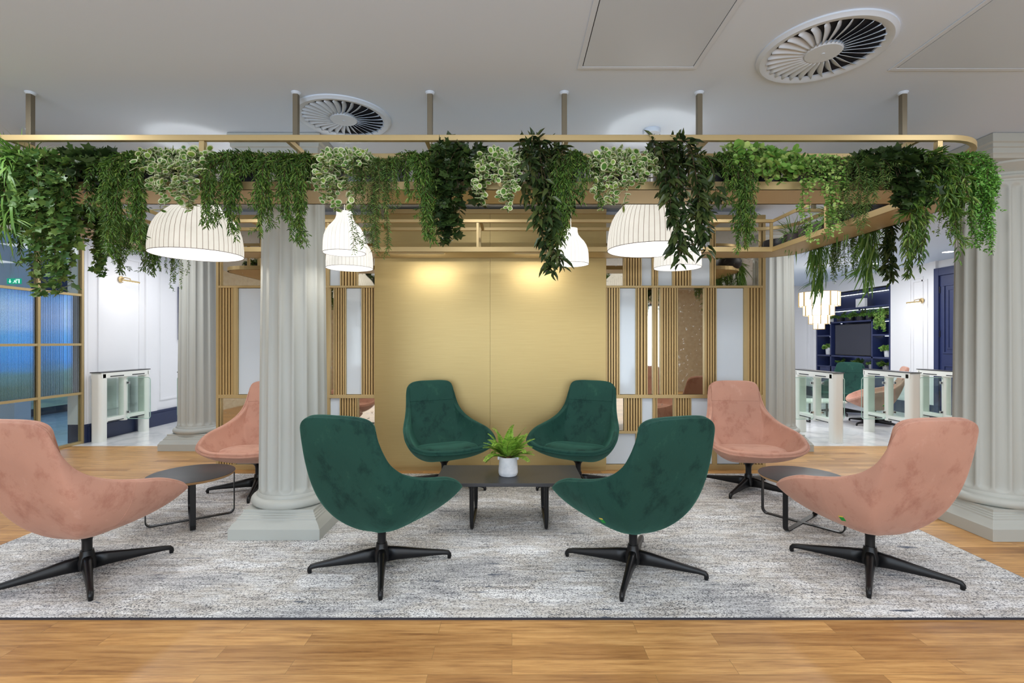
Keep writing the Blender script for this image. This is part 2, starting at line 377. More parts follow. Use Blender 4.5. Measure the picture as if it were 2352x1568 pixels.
# navy door in right wall
d = empty('door_2', (7.85, 8.5, 0)); tag(d, kind='structure')
b = MB(); b.box(-.07, 0, .40, .50, 0, 2.76); b.box(-.07, 0, -.60, -.5, 0, 2.76); b.box(-.07, 0, -.5, .40, 2.62, 2.76); b.build('door_frame', 'navy', d, bevel=.006)
b = MB(); b.box(-.04, 0, -.5, .40, 0, 2.62)
for z0, z1 in ((.2, 1.0), (1.2, 2.45)):
    frame_x(b, -.055, -.04, -.42, .32, z0, z1, .03); frame_x(b, -.05, -.04, -.34, .24, z0+.08, z1-.08, .03)
b.build('door_leaf', 'navy', d, bevel=.004)
b = MB()
for z in (.4, 1.5, 2.3): b.box(-.055, -.035, .385, .41, z, z+.12)
b.build('door_hinge', 'gate_dark', d)

# ---------------------------------------------------------------- rug
b = MB(); b.box(-3.54, 3.05, 2.492, 5.2, .0, .012); b.box(-3.54, 3.05, 2.486, 2.492, 0, .010, 1); b.box(3.05, 3.056, 2.486, 5.2, 0, .010, 1)
tag(b.build('area_rug', ['rug', 'rug_edge']), 'large mottled grey and cream rug under the lounge chairs', 'rug')

# ---------------------------------------------------------------- columns
def column(x, y, label):
    t = thing('fluted_column', label, 'column', (x, y, 0), 0)
    b = MB(); s = .3265
    prof = [(s, 0), (s, .088), (s-.006, .094), (s-.018, .118), (s-.038, .135), (s-.042, .14), (s-.042, .15), (s-.052, .156), (s-.052, .164), (s-.062, .17), (s-.062, .178), (s-.072, .184), (s-.072, .205)]
    vs = []; fs = []
    for r, z in prof: vs += [(-r, -r, z), (r, -r, z), (r, r, z), (-r, r, z)]
    for j in range(len(prof)-1):
        for k in range(4): fs.append((j*4+k, j*4+(k+1) % 4, j*4+4+(k+1) % 4, j*4+4+k))
    fs.append(tuple((len(prof)-1)*4+k for k in range(4))); fs.append((3, 2, 1, 0))
    b.add(vs, fs); b.build('plinth', 'stone', t, bevel=.003)
    b = MB(); pr = [(.20, .205)]
    for k in range(9):
        a = -PI/2+PI*k/8; pr.append((.262+.034*math.cos(a), .239+.034*math.sin(a)))
    pr += [(.258, .275), (.258, .285), (.248, .30), (.20, .30)]
    b.lathe(pr, 64); b.build('torus_base', 'stone', t, smooth='auto')
    # fluted shaft
    nf = 16; per = 14; n = nf*per; zs = [.298, .31, .318, .326, .336, .35, .40, .9, 1.6, 2.3, 2.50, 2.545, 2.56, 2.57, 2.578, 2.59, 2.60]
    dep = [0, 0, .3, .6, .85, 1, 1, 1, 1, 1, 1, 1, .85, .6, .3, 0, 0]
    vs = []; fs = []
    for z, dd in zip(zs, dep):
        R = .246-.024*(z/2.6)**1.3
        for k in range(n):
            ph = (k % per)/per; a = 2*PI*k/n; q = (ph-.5)/.40
            wdt = math.sqrt(max(0, 1-q*q)) if abs(q) < 1 else 0
            lim = dd
            fl = .021*wdt if dd >= 1 else .021*max(0, min(wdt, wdt-(1-lim)))
            r = R-fl; vs.append((r*math.cos(a), r*math.sin(a), z))
    for j in range(len(zs)-1):
        for k in range(n): fs.append((j*n+k, j*n+(k+1) % n, (j+1)*n+(k+1) % n, (j+1)*n+k))
    b = MB(); b.add(vs, fs); b.build('shaft', 'stone', t, smooth=True)
    b = MB(); b.lathe([(.15, 2.60), (.226, 2.60), (.226, 2.615), (.236, 2.622), (.240, 2.632), (.236, 2.642), (.226, 2.648), (.224, 2.665), (.245, 2.68), (.275, 2.70), (.295, 2.715), (.295, 2.73), (.2, 2.73)], 64)
    b.build('capital', 'stone', t, smooth='auto')
    b = MB(); s = .33
    prof = [(.28, 2.73), (.29, 2.735), (.30, 2.76), (.306, 2.765), (.306, 2.80), (.316, 2.806), (.316, 2.83), (s, 2.84), (s, 2.898)]
    vs = []; fs = []
    for r, z in prof: vs += [(-r, -r, z), (r, -r, z), (r, r, z), (-r, r, z)]
    for j in range(len(prof)-1):
        for k in range(4): fs.append((j*4+k, j*4+(k+1) % 4, j*4+4+(k+1) % 4, j*4+4+k))
    fs.append((3, 2, 1, 0)); fs.append(tuple((len(prof)-1)*4+k for k in range(4)))
    b.add(vs, fs); b.build('abacus', 'stone', t, bevel=.003)
    return t
column(-1.69, 3.78, 'grey fluted column standing on the rug left of the front green chair')
column(3.735, 3.78, 'grey fluted column at the right edge, behind the front pink chair')
column(-4.26, 6.63, 'far grey fluted column at left, beside the white floor')
column(3.56, 6.60, 'far grey fluted column right of the brass screen, by the turnstiles')

# ---------------------------------------------------------------- ceiling fittings
def vent(x, y, label, r=.307):
    t = thing('swirl_air_vent', label, 'air vent', (x, y, H), 0, 'swirl vents in the ceiling')
    b = MB(); b.lathe([(r-.055, -.010), (r-.040, -.018), (r-.018, -.020), (r-.008, -.012), (r, -.008), (r, 0), (r-.055, 0)], 72, closed=True); b.build('outer_ring', 'vent', t, smooth='auto')
    b = MB(); b.lathe([(0, -.0015), (r-.05, -.0015), (r-.05, -.0005), (0, -.0005)], 48); b.build('duct_shade_disc', 'black', t)  # flat black disc stands in for the shade inside the duct
    b = MB(); b.lathe([(0, -.022), (.082, -.022), (.088, -.016), (.088, -.004), (0, -.004)], 40)
    b.lathe([(0, -.0245), (.008, -.0245), (.008, -.021), (0, -.021)], 12); b.build('hub_plate', 'vent', t, smooth='auto')
    n = 30; b = MB()
    for k in range(n):
        a = 2*PI*k/n; vs = []; fs = []; m_ = 7
        for j in range(m_):
            q = j/(m_-1); rr = .088+(r-.05-.088)*q
            w_ = .021*(.35+.65*math.sin(PI*min(1, .18+q*.75)))*(1+.15*q)
            bend = .10*math.sin(PI*q)*.5
            for (off, zz) in ((-w_*.62, -.021), (-w_*.35, -.017), (w_*.15, -.010), (w_*.62, -.0035)):
                ang = a+bend+off/rr*.9 if False else a+bend
                px = rr*math.cos(ang)-off*math.sin(ang); py = rr*math.sin(ang)+off*math.cos(ang)
                vs.append((px, py, zz))
        for j in range(m_-1):
            for i in range(3): fs.append((j*4+i, j*4+i+1, j*4+5+i, j*4+4+i))
        b.add(vs, fs)
    o = b.build('swirl_blades', 'vent', t, smooth=True)
    q = o.modifiers.new('solid', 'SOLIDIFY'); q.thickness = .0014; q.offset = 0
    return t
vent(-1.112, 3.22, 'round white swirl ceiling vent behind the rail at left')
vent(1.578, 2.472, 'large round white swirl ceiling vent at upper right, near the panel')
def access_panel(x0, x1, y0, y1, label):
    t = thing('ceiling_access_panel', label, 'ceiling panel', (x0, y0, H), 0, 'access panels in the ceiling')
    W = x1-x0; D = y1-y0
    b = MB(); f = .026
    b.box(0, W, D-f, D, -.006, 0); b.box(0, W, 0, f, -.006, 0); b.box(0, f, f, D-f, -.006, 0); b.box(W-f, W, f, D-f, -.006, 0); b.build('panel_frame', 'vent', t, bevel=.002)
    b = MB(); b.box(f, W-f, f, D-f, -.0012, 0); b.build('panel_gap', 'black', t)
    b = MB(); g = f+.004; b.box(g, W-g, g, D-g, -.005, -.0013); b.build('panel_door', 'panel_paint', t)
access_panel(.352, 1.0, 1.75, 2.645, 'flat square access panel in ceiling above the green chairs')
access_panel(2.05, 2.95, 1.75, 2.66, 'flat ceiling access panel at the top right corner')
def downlight(x, y, z, label, lamp=True, r=.075, group='round downlights in the ceiling'):
    t = thing('recessed_downlight', label, 'downlight', (x, y, z), 0, group)
    b = MB(); b.lathe([(r, -.004), (r+.018, -.004), (r+.020, 0), (r, 0)], 32, closed=True); b.build('trim_ring', 'vent', t, smooth='auto')
    b = MB(); b.lathe([(0, -.003), (r, -.003), (r, -.001), (0, -.001)], 24); b.build('lens', 'disc', t)
for x, y, l in ((-7.4, 7.67, 'glowing downlight behind the glazed partition at left'), (7.2, 8.05, 'glowing downlight near the navy door at right'),
                (6.9, 9.3, 'small glowing downlight above the navy shelving'), (3.32, 6.35, 'glowing downlight seen through the shelf rails by the far right column')):
    downlight(x, y, H, l)

# ---------------------------------------------------------------- hanging planter shelf
SX0, SX1, SY0, SY1 = -3.2, 2.49, 3.06, 4.67          # inner edge
OX0, OX1, OY0, OY1 = -3.54, 2.83, 2.76, 5.03         # outer edge
ZB, ZL, ZT = 2.28, 2.325, 2.575
def rloop(x0, x1, y0, y1, r, n=10):
    p = []
    for cx, cy, a0 in ((x1-r, y0+r, -PI/2), (x1-r, y1-r, 0), (x0+r, y1-r, PI/2), (x0+r, y0+r, PI)):
        for k in range(n+1):
            a = a0+PI/2*k/n; p.append((cx+r*math.cos(a), cy+r*math.sin(a)))
    return p
outer = rloop(OX0, OX1, OY0, OY1, .34)
shelf = thing('hanging_plant_shelf', 'long brass rectangular plant shelf with rails hanging from the ceiling', 'hanging shelf')
b = MB(); n = len(outer)
inner = [(min(max(x, SX0), SX1), min(max(y, SY0), SY1)) for x, y in outer]
inner = [((SX1 if abs(x-SX1) < abs(x-SX0) and x > SX1-.36 else (SX0 if x < SX0+.36 else x)), (SY0 if y < SY0+.36 else (SY1 if y > SY1-.36 else y))) for x, y in inner]
vs = [(x, y, ZB) for x, y in outer]+[(x, y, ZB) for x, y in inner]+[(x, y, ZB+.014) for x, y in outer]+[(x, y, ZB+.014) for x, y in inner]
fs = []
for k in range(n):
    j = (k+1) % n
    fs += [(k, n+k, n+j, j), (2*n+k, 2*n+j, 3*n+j, 3*n+k), (k, j, 2*n+j, 2*n+k), (n+k, 3*n+k, 3*n+j, n+j)]
b.add(vs, fs); b.build('shelf_board', 'brass', shelf)
b = MB(); b.bar([(x, y, (ZB+ZL)/2) for x, y in rloop(OX0+.006, OX1-.006, OY0+.006, OY1-.006, .335)], .012, ZL-ZB, closed=True); b.build('outer_lip', 'brass', shelf)
b = MB(); b.bar([(SX0-.006, SY0-.006, (ZB+ZL)/2), (SX1+.006, SY0-.006, (ZB+ZL)/2), (SX1+.006, SY1+.006, (ZB+ZL)/2), (SX0-.006, SY1+.006, (ZB+ZL)/2)], .012, ZL-ZB, closed=True); b.build('inner_lip', 'brass', shelf)
b = MB(); b.bar([(x, y, ZT) for x, y in rloop(OX0+.015, OX1-.015, OY0+.015, OY1-.015, .325)], .028, .032, closed=True); b.build('outer_rail', 'brass', shelf, bevel=.002)
b = MB(); b.bar([(SX0-.012, SY0-.012, ZT), (SX1+.012, SY0-.012, ZT), (SX1+.012, SY1+.012, ZT), (SX0-.012, SY1+.012, ZT)], .024, .030, closed=True); b.build('inner_rail', 'brass', shelf, bevel=.002)
def post(x, y, s=.026):
    b = MB(); b.box(-s/2, s/2, -s/2, s/2, 0, ZT-.016-(ZB+.014)); b.build('post', 'brass', shelf, loc=(x, y, ZB+.014), bevel=.002)
for x in (-3.15, -1.762, -.377, 1.02, 2.43): post(x, OY0+.02, .030)
for x in (-3.2, -1.78, -.37, 1.03, 2.49): post(x, SY0-.012, .024)
for x in (-3.2, -1.76, -.33, 1.1, 2.49): post(x, SY1+.012, .024)
for x in (-3.15, -1.76, -.33, 1.1, 2.4): post(x, OY1-.02, .026)
for y in (3.88,): post(SX1+.012, y, .024); post(SX0-.012, y, .024); post(OX1-.02, y, .026); post(OX0+.02, y, .026)
def crossbar(p, q):
    b = MB(); b.bar([(*p, ZT), (*q, ZT)], .024, .026); b.build('crossbar', 'brass', shelf)
def rod(x, y):
    b = MB(); b.box(x-.015, x+.015, y-.015, y+.015, ZT+.013, H-.012); b.build('drop_rod', 'brass_dark', shelf, bevel=.002)
    b = MB(); b.lathe([(0, -.014), (.020, -.014), (.028, -.004), (.028, 0), (0, 0)], 20, (x, y, H)); b.build('ceiling_flange', 'vent', shelf, smooth='auto')
for x in (-2.864, -1.284, -.487, .311, 1.113, 2.325):
    crossbar((x, OY0+.02), (x, SY0-.012)); rod(x, 2.90)
for y in (3.41, 4.3):
    crossbar((OX0+.02, y), (SX0-.012, y)); rod(-3.37, y)
    crossbar((SX1+.012, y), (OX1-.02, y))
rod(2.66, 4.3)
for x in (-2.5, -1.284, -.3, 1.113, 2.0):
    crossbar((x, SY1+.012), (x, OY1-.02))
    if x in (-1.284, 1.113): rod(x, 4.85)
# light bars added under the back shelf to put hot spots on the panel
for x in (-.93, .30):
    t = thing('added_light_bar', 'slim lit bar added under the back shelf, %s of the gold panel' % ('left half' if x < 0 else 'right half'), 'added light', (x, 4.74, ZB), 0, 'added light bars under the back shelf')
    b = MB(); b.box(-.26, .26, -.016, .016, -.004, 0); b.build('lens', 'led', t)
    b = MB(); b.box(-.275, .275, -.028, -.018, -.016, 0); b.box(-.275, .275, .018, .028, -.008, 0); b.build('bezel', 'brass', t)
    area((x, 4.74, ZB-.012), .50, 4.5, (1, .97, .90), rot=(math.radians(48), 0, 0), sy=.03)

# ---------------------------------------------------------------- brass screens and gold panel
WY = 5.41
def X(px, Y=WY): return (px-1176)*Y/1120
def Z(py, Y=WY): return CZ+(784-py)*Y/1120
def slats(x0, x1, z0, z1, scr, step=.0315):
    b = MB(); b.box(x0, x1, WY+.03, WY+.05, z0, z1, 1)
    n = max(1, round((x1-x0)/step)); st = (x1-x0)/n
    for k in range(n): b.box(x0+k*st+st*.20, x0+(k+1)*st-st*.20, WY, WY+.03, z0, z1, 0)
    b.build('slat_panel', ['slat', 'slat_gap'], scr)
def flat(kind, x0, x1, z0, z1, scr):
    name = {'M': 'mirror_panel', 'W': 'white_glass_panel'}[kind]
    b = MB(); b.box(x0+.004, x1-.004, WY+.012, WY+.03, z0+.004, z1-.004); b.build(name, {'M': 'mirror', 'W': 'white_glass'}[kind], scr)
def fr(x0, x1, z0, z1, scr, d=.0, name='frame_bar'):
    b = MB(); b.box(x0, x1, WY-.012-d, WY+.05, z0, z1); b.build(name, 'brass', scr, bevel=.0015)
def row(cells, y0, y1, scr):
    z0, z1 = Z(y1), Z(y0)
    prev = None
    for kind, a, c in cells:
        xa, xc = X(a), X(c)
        if kind == 'S': slats(xa, xc, z0, z1, scr)
        elif kind in 'MW':
            flat(kind, xa, xc, z0, z1, scr)
            for xx in (xa, xc): fr(xx-.006, xx+.006, z0, z1, scr, name='glazing_bead')
scrL = thing('brass_lattice_screen', 'brass slat and mirror screen left of the gold panel', 'screen', (0, 0, 0), 0, 'brass screens flanking the gold panel')
scrR = thing('brass_lattice_screen', 'brass slat and mirror screen right of the gold panel', 'screen', (0, 0, 0), 0, 'brass screens flanking the gold panel')
# right screen
row([('M', 1391, 1433), ('S', 1434, 1471), ('W', 1472, 1498), ('S', 1499, 1509), ('W', 1510, 1545), ('S', 1546, 1585), ('W', 1586, 1632), ('S', 1633, 1641), ('M', 1642, 1747)], 505, 656, scrR)
row([('S', 1391, 1421), ('W', 1422, 1461), ('S', 1463, 1485), ('M', 1486, 1500), ('S', 1501, 1509), ('M', 1509.5, 1517), ('S', 1518, 1554), ('M', 1555, 1618), ('S', 1619, 1642), ('W', 1644, 1709), ('S', 1716, 1751)], 661, 906, scrR)
row([('M', 1391, 1434), ('S', 1435, 1472), ('W', 1473, 1500), ('S', 1501, 1507), ('M', 1508, 1548), ('S', 1549, 1585), ('W', 1586, 1637), ('S', 1645, 1680), ('M', 1682, 1749)], 914, 989, scrR)
row([('W', 1391, 1461), ('S', 1463, 1500), ('W', 1502, 1585), ('W', 1587, 1637), ('W', 1645, 1700), ('S', 1702, 1750)], 995, 1066, scrR)
for a, c in ((494, 505), (656, 661), (906, 914), (989, 995), (1066, 1078)): fr(X(1390), X(1756), Z(c), Z(a), scrR, .004, 'rail')
fr(X(1750), X(1757), Z(1078), Z(494), scrR, .006, 'end_post'); fr(X(1638), X(1644), Z(1078), Z(914), scrR, .003, 'mullion')
fr(X(1709), X(1716), Z(906), Z(661), scrR, .003, 'mullion')
# left screen
row([('M', 507, 600), ('S', 602, 640), ('W', 642, 700), ('S', 702, 752), ('W', 756, 783), ('S', 784, 818), ('M', 820, 863)], 505, 656, scrL)
row([('S', 503, 536), ('W', 546, 606), ('S', 608, 650), ('M', 652, 700), ('S', 702, 752), ('M', 757, 768), ('S', 769, 792), ('W', 794, 832), ('S', 833, 863)], 661, 906, scrL)
row([('M', 507, 600), ('S', 602, 640), ('W', 642, 752), ('W', 757, 782), ('S', 784, 820), ('M', 822, 863)], 914, 989, scrL)
row([('M', 507, 600), ('S', 602, 640), ('W', 642, 752), ('W', 757, 782), ('W', 784, 863)], 995, 1048, scrL)
row([('S', 503, 539), ('W', 541, 600), ('W', 602, 752), ('W', 757, 782), ('W', 784, 863)], 1053, 1066, scrL)
for a, c in ((494, 505), (656, 661), (906, 914), (989, 995), (1048, 1053), (1066, 1078)): fr(X(498), X(863), Z(c), Z(a), scrL, .004 if a != 989 else .0, 'rail')
fr(X(498), X(504), Z(1078), Z(494), scrL, .006, 'end_post'); fr(X(752), X(756), Z(1078), Z(494), scrL, .003, 'mullion'); fr(X(537), X(545), Z(906), Z(661), scrL, .003, 'mullion')
for scr, a, c in ((scrL, 498, 863), (scrR, 1390, 1757)):
    b = MB(); b.box(X(a), X(c), WY+.051, WY+.16, .0, Z(494)); b.build('backing_wall', 'wall', scr)
    b = MB(); b.box(X(a), X(c), WY+.0, WY+.05, .0, .005); b.build('foot_rail', 'brass', scr)
gp = thing('gold_feature_panel', 'tall plain brushed gold panel in the centre of the back screen', 'wall panel', (0, 0, 0))
b = MB(); b.box(X(863)+.001, X(1126)-.001, WY-.05, WY+.15, .04, Z(494)); b.build('panel_sheet', 'gold', gp)
b = MB(); b.box(X(1126)+.001, X(1390)-.001, WY-.05, WY+.15, .04, Z(494)); b.build('panel_sheet', 'gold', gp)
b = MB(); b.box(X(863), X(1390), WY-.042, WY+.15, 0, .04); b.build('kick_plate', 'gold', gp)
b = MB(); b.box(X(863), X(1390), WY-.075, WY+.02, Z(494), Z(484)); b.build('top_cap', 'brass', gp)
# beam hiding the top of the screens
b = MB(); b.box(X(498), X(1757), WY+.16, WY+.5, Z(500), H); struct('trim_2', b, 'wall')

# ---------------------------------------------------------------- pendant lamps
def pendant(kind, px, Y, label, zr=2.06, hscale=1.0):
    X_ = (px-1176)*Y/1120
    t = thing('pendant_lamp', label, 'pendant lamp', (X_, Y, zr), 0, {'big': 'large dome pendants', 'small': 'small bell pendants', 'mid': 'medium bell pendants'}[kind])
    r = {'big': .305, 'small': .148, 'mid': .198}[kind]
    if kind == 'big':
        prof = [(1.0, 0), (1.0, .16), (.985, .34), (.955, .52), (.90, .69), (.82, .84), (.71, .97), (.60, 1.07), (.51, 1.17), (.46, 1.28), (.45, 1.42)]
    else:
        prof = [(1.0, 0), (1.0, .25), (.985, .60), (.95, .85), (.87, 1.08), (.74, 1.30), (.56, 1.50), (.43, 1.68), (.38, 1.85), (.375, 2.05)]
        if kind == 'mid': prof = [(a, z*.86) for a, z in prof]
    prof = [(a*r, z*r*.98) for a, z in prof]
    b = MB(); nseg = 72
    b.lathe(prof, nseg); b.f = [f for f in b.f if len(f) == 4]; b.m = b.m[:len(b.f)]
    b.build('shade', {'big': 'shade_big', 'small': 'shade_small', 'mid': 'shade_mid'}[kind], t, smooth=True)
    b = MB(); b.lathe([(max(a-.004, .001), z) for a, z in prof], nseg); b.f = [f for f in b.f if len(f) == 4]; b.m = b.m[:len(b.f)]
    b.build('shade_lining', 'shade_in', t, smooth=True)
    b = MB(); b.tube([(r*math.cos(2*PI*k/64), r*math.sin(2*PI*k/64), 0) for k in range(64)], .0022, 6, closed=True); b.build('rim_wire', 'rim_dark' if kind == 'big' else 'rim_grey', t, smooth=True)
    top = prof[-1][1]
    b = MB(); b.tube([(0, 0, top-.12), (0, 0, H-zr-.03)], .003, 8); b.build('cord', 'cable', t, smooth=True)
    b = MB(); b.lathe([(0, -.03), (.055, -.03), (.06, -.02), (.06, 0), (0, 0)], 32, (0, 0, H-zr)); b.build('ceiling_rose', 'vent', t, smooth='auto')
    b = MB(); b.lathe([(0, -.045), (.025, -.038), (.04, -.015), (.042, .01), (.03, .04), (.015, .06), (0, .06)], 20, (0, 0, top*.55)); b.build('bulb', 'bulb', t, smooth=True)
    l = bpy.data.lights.new('lamp_bulb', 'POINT'); l.energy = {'big': 18, 'small': 6, 'mid': 8}[kind]; l.shadow_soft_size = .05; l.color = (1, .95, .88)
    lo = bpy.data.objects.new('bulb_light', l); COL.objects.link(lo); lo.parent = t; lo.location = (0, 0, top*.55-.06)
    return t
pendant('big', 453, 3.61, 'wide dome pendant lamp with dark ribs, left of the front column')
pendant('big', 1497, 3.41, 'wide dome pendant lamp with dark ribs, right of the centre')
pendant('small', 791, 3.53, 'small bright bell pendant, in front of another, beside the front column')
pendant('small', 1311, 4.05, 'small bright bell pendant hanging alone in front of the gold panel')
pendant('mid', 803, 4.27, 'medium bell pendant, lower one behind the small bell by the column')
pendant('mid', 1556, 4.24, 'medium bell pendant behind the right dome lamp')

# ---------------------------------------------------------------- lounge chairs
# rim of the right half from the top of the back to the front of the seat: rim point, control point of the skin
RIM = [((0, -.452, .985), (0, -.315, .29)), ((.11, -.451, .984), (.10, -.315, .285)), ((.195, -.445, .972), (.19, -.312, .28)), ((.243, -.430, .935), (.25, -.305, .275)),
       ((.262, -.405, .87), (.29, -.295, .275)), ((.272, -.372, .80), (.32, -.28, .28)), ((.288, -.325, .725), (.335, -.25, .28)), ((.318, -.25, .658), (.35, -.19, .275)),
       ((.358, -.15, .608), (.345, -.12, .255)), ((.397, -.03, .575), (.345, -.02, .248)), ((.424, .09, .548), (.335, .08, .248)), ((.437, .19, .506), (.325, .16, .252)),
       ((.422, .285, .455), (.295, .21, .262)), ((.360, .348, .422), (.24, .22, .275)), ((.265, .380, .400), (.19, .23, .278)), ((.14, .39, .390), (.10, .235, .28)), ((0, .395, .384), (0, .24, .28))]
POLE = np.array([0, -.07, .238])
def closed_catmull(A, m_):
    n = len(A); out = []
    for i in range(n):
        p0, p1, p2, p3 = A[i-1], A[i], A[(i+1) % n], A[(i+2) % n]
        for k in range(m_):
            t = k/m_; out.append(.5*((2*p1)+(-p0+p2)*t+(2*p0-5*p1+4*p2-p3)*t*t+(-p0+3*p1-3*p2+p3)*t**3))
    return np.array(out)
_r = [list(a)+list(c) for a, c in RIM]; _l = [[-q[0], q[1], q[2], -q[3], q[4], q[5]] for q in _r[1:-1]][::-1]
LOOP = closed_catmull(np.array(_r+_l, float), 4); NT = len(LOOP); NS = 22
SV = np.zeros((NS+1, NT, 3))
for i in range(NS+1):
    q = .03+.97*i/NS; R_, K_ = LOOP[:, :3], LOOP[:, 3:]
    wq = .85; den = (1-q)**2+2*wq*q*(1-q)+q*q
    SV[i] = (POLE*(1-q)**2+2*wq*q*(1-q)*K_+q*q*R_)/den
def grid_normals(V):
    ds = np.gradient(V, axis=0); dt = np.roll(V, -1, axis=1)-np.roll(V, 1, axis=1)
    N = np.cross(dt, ds); N /= np.linalg.norm(N, axis=2, keepdims=True)+1e-12
    if N[3, :, 2].mean() < 0: N = -N
    for _ in range(3): N = (N+np.roll(N, 1, axis=1)+np.roll(N, -1, axis=1)); N /= np.linalg.norm(N, axis=2, keepdims=True)
    return N
SN = grid_normals(SV)
def layer(t0, t1, inset, roundk=4):
    """closed skin between offsets t0 and t1 from the outer surface, rim rounded"""
    V = SV.copy(); N = SN
    if inset:
        d = V[-2]-V[-1]; V[-1] = V[-1]+unitv(d)*inset
    rings = [V[i]+N[i]*t0 for i in range(NS+1)]
    O = V[-1]+N[-1]*t0; I = V[-1]+N[-1]*t1; d = unitv(V[-1]-V[-2]); th = abs(t1-t0)/2
    for k in range(1, roundk+1):
        a = PI*k/(roundk+1); rings.append((O+I)/2+(O-I)/2*math.cos(a)+d*th*.9*math.sin(a))
    rings += [V[i]+N[i]*t1 for i in range(NS, -1, -1)]
    vs = [tuple(p) for r in rings for p in r]; fs = []
    for i in range(len(rings)-1):
        for k in range(NT): fs.append((i*NT+k, i*NT+(k+1) % NT, (i+1)*NT+(k+1) % NT, (i+1)*NT+k))
    c0, c1 = len(vs), len(vs)+1; vs += [tuple(rings[0].mean(0)), tuple(rings[-1].mean(0))]; L = (len(rings)-1)*NT
    for k in range(NT): fs.append((c0, (k+1) % NT, k)); fs.append((c1, L+k, L+(k+1) % NT))
    b = MB(); b.add(vs, fs); return b
def unitv(v): return v/(np.linalg.norm(v, axis=-1, keepdims=True)+1e-9)
def make_chair(fab):
    t = empty('lounge_chair')
    layer(0, .014, 0).build('outer_shell', fab, t, smooth=True)
    layer(.0145, .052, .006).build('inner_upholstery', fab, t, smooth=True)
    b = MB(); nc = 48; vs = []; fs = []
    def cz(x, y): return .365+.13*max(0, y-.05)+.35*x*x+(1.2*(-y-.10)**2 if y < -.10 else 0)
    prof = [(.0, .070), (.30, .068), (.55, .063), (.75, .054), (.88, .042), (.96, .027), (1.0, .008), (.985, -.008), (.93, -.02)]
    for q, h in prof:
        for k in range(nc):
            a = 2*PI*k/nc; e = 2/2.5
            x = .300*q*math.copysign(abs(math.cos(a))**e, math.cos(a)); y = .055+.262*q*math.copysign(abs(math.sin(a))**e, math.sin(a))
            vs.append((x*(1-.12*max(0, -y)/.2), y, cz(x, y)+h-.022))
    for i in range(len(prof)-1):
        for k in range(nc): fs.append((i*nc+k, i*nc+(k+1) % nc, (i+1)*nc+(k+1) % nc, (i+1)*nc+k))
    b.add(vs, fs); b.build('seat_cushion', fab, t, smooth=True)
    # seam across the inside of the back at head height
    pts = []
    IN = SV+SN*.0525
    for k in list(range(NT-26, NT))+list(range(0, 27)):
        col = IN[:, k]; z = col[:, 2]; j = int(np.argmax(z > .80))
        if j == 0 or z[-1] < .80: continue
        q = (.80-z[j-1])/(z[j]-z[j-1]); pts.append(tuple(col[j-1]*(1-q)+col[j]*q))
    b = MB(); b.tube(pts, .0022, 6); b.build('back_seam', fab, t, smooth=True)
    # piping between the shell and the pad
    rim = SV[-1]+SN[-1]*.0142+unitv(SV[-1]-SV[-2])*.004
    b = MB(); b.tube([tuple(p) for p in rim], .0042, 6, closed=True); b.build('piping', fab, t, smooth=True)
    for s_ in (1, -1):
        k = 35 if s_ == 1 else NT-35
        b = MB(); b.tube([tuple(SV[i, k]) for i in range(9, NS+1)], .0014, 5); b.build('side_seam', fab, t, smooth=True)
    return t
def make_tag(t, i=12, k=None):
    k = NT-33 if k is None else k
    g = SV[i, k]; dn = unitv(SV[i+1, k]-SV[i-1, k]); al = unitv(SV[i, (k+1) % NT]-SV[i, k-1]); out = -SN[i, k]
    for b0, b1, mt in ((-.026, .006, 'green_label'), (.006, .015, 'yellow_label')):
        vv = [tuple(g+al*a_+dn*b_+out*c_) for c_ in (.0, .0025) for a_, b_ in ((-.014, b0), (.014, b0), (.014, b1), (-.014, b1))]
        mbx = MB(); mbx.add(vv, [(0, 3, 2, 1), (4, 5, 6, 7), (0, 1, 5, 4), (1, 2, 6, 5), (2, 3, 7, 6), (3, 0, 4, 7)]); mbx.build('fabric_tag', mt, t)
def make_base():
    """four star swivel base, parts only"""
    parts = []
    b = MB(); b.lathe([(0, .118), (.028, .118), (.026, .15), (.026, .20), (.030, .225), (.045, .245), (.075, .262), (.10, .272), (.10, .30), (0, .30)], 28); parts.append(('swivel_column', b, 'auto', 0))
    b = MB(); b.lathe([(0, .030), (.040, .030), (.052, .045), (.052, .085), (.046, .10), (.036, .125), (.033, .145), (0, .145)], 28); parts.append(('hub', b, 'auto', 0))
    for k in range(4):
        a = PI/2*k; c_, s_ = math.cos(a), math.sin(a); R = .425
        pts = [(.030, .072), (.10, .070), (.20, .060), (.30, .051), (.385, .044), (.415, .038), (R, .026), (R+.003, .013)]
        hs = [.092, .078, .060, .042, .030, .028, .027, .023]; ws = [.058, .048, .040, .034, .030, .029, .028, .026]
        vs = []; fs = []; m_ = 12
        for i, (r, z) in enumerate(pts):
            if i < 5: dx, dz = 0, 1
            else: dx, dz = ((.5, .87), (.85, .5), (1, .0))[i-5]
            for q in range(m_):
                an = 2*PI*q/m_; e = .55
                ca = math.copysign(abs(math.cos(an))**e, math.cos(an)); sa = math.copysign(abs(math.sin(an))**e, math.sin(an))
                # top narrower than the bottom
                wd = ws[i]/2*(1-.18*sa)
                off = sa*hs[i]/2; lr = r+dx*off; lz = z+dz*off
                vs.append((lr*c_-ca*wd*s_, lr*s_+ca*wd*c_, max(lz, .0)))
        for i in range(len(pts)-1):
            for q in range(m_): fs.append((i*m_+q, i*m_+(q+1) % m_, (i+1)*m_+(q+1) % m_, (i+1)*m_+q))
        fs.append(tuple(range(m_-1, -1, -1))); fs.append(tuple((len(pts)-1)*m_+q for q in range(m_)))
        # glide under the foot
        b = MB(); b.add(vs, fs); parts.append(('leg', b, True, a))
    return parts
GREEN = make_chair('green'); PINK = make_chair('pink')
BASE = make_base()
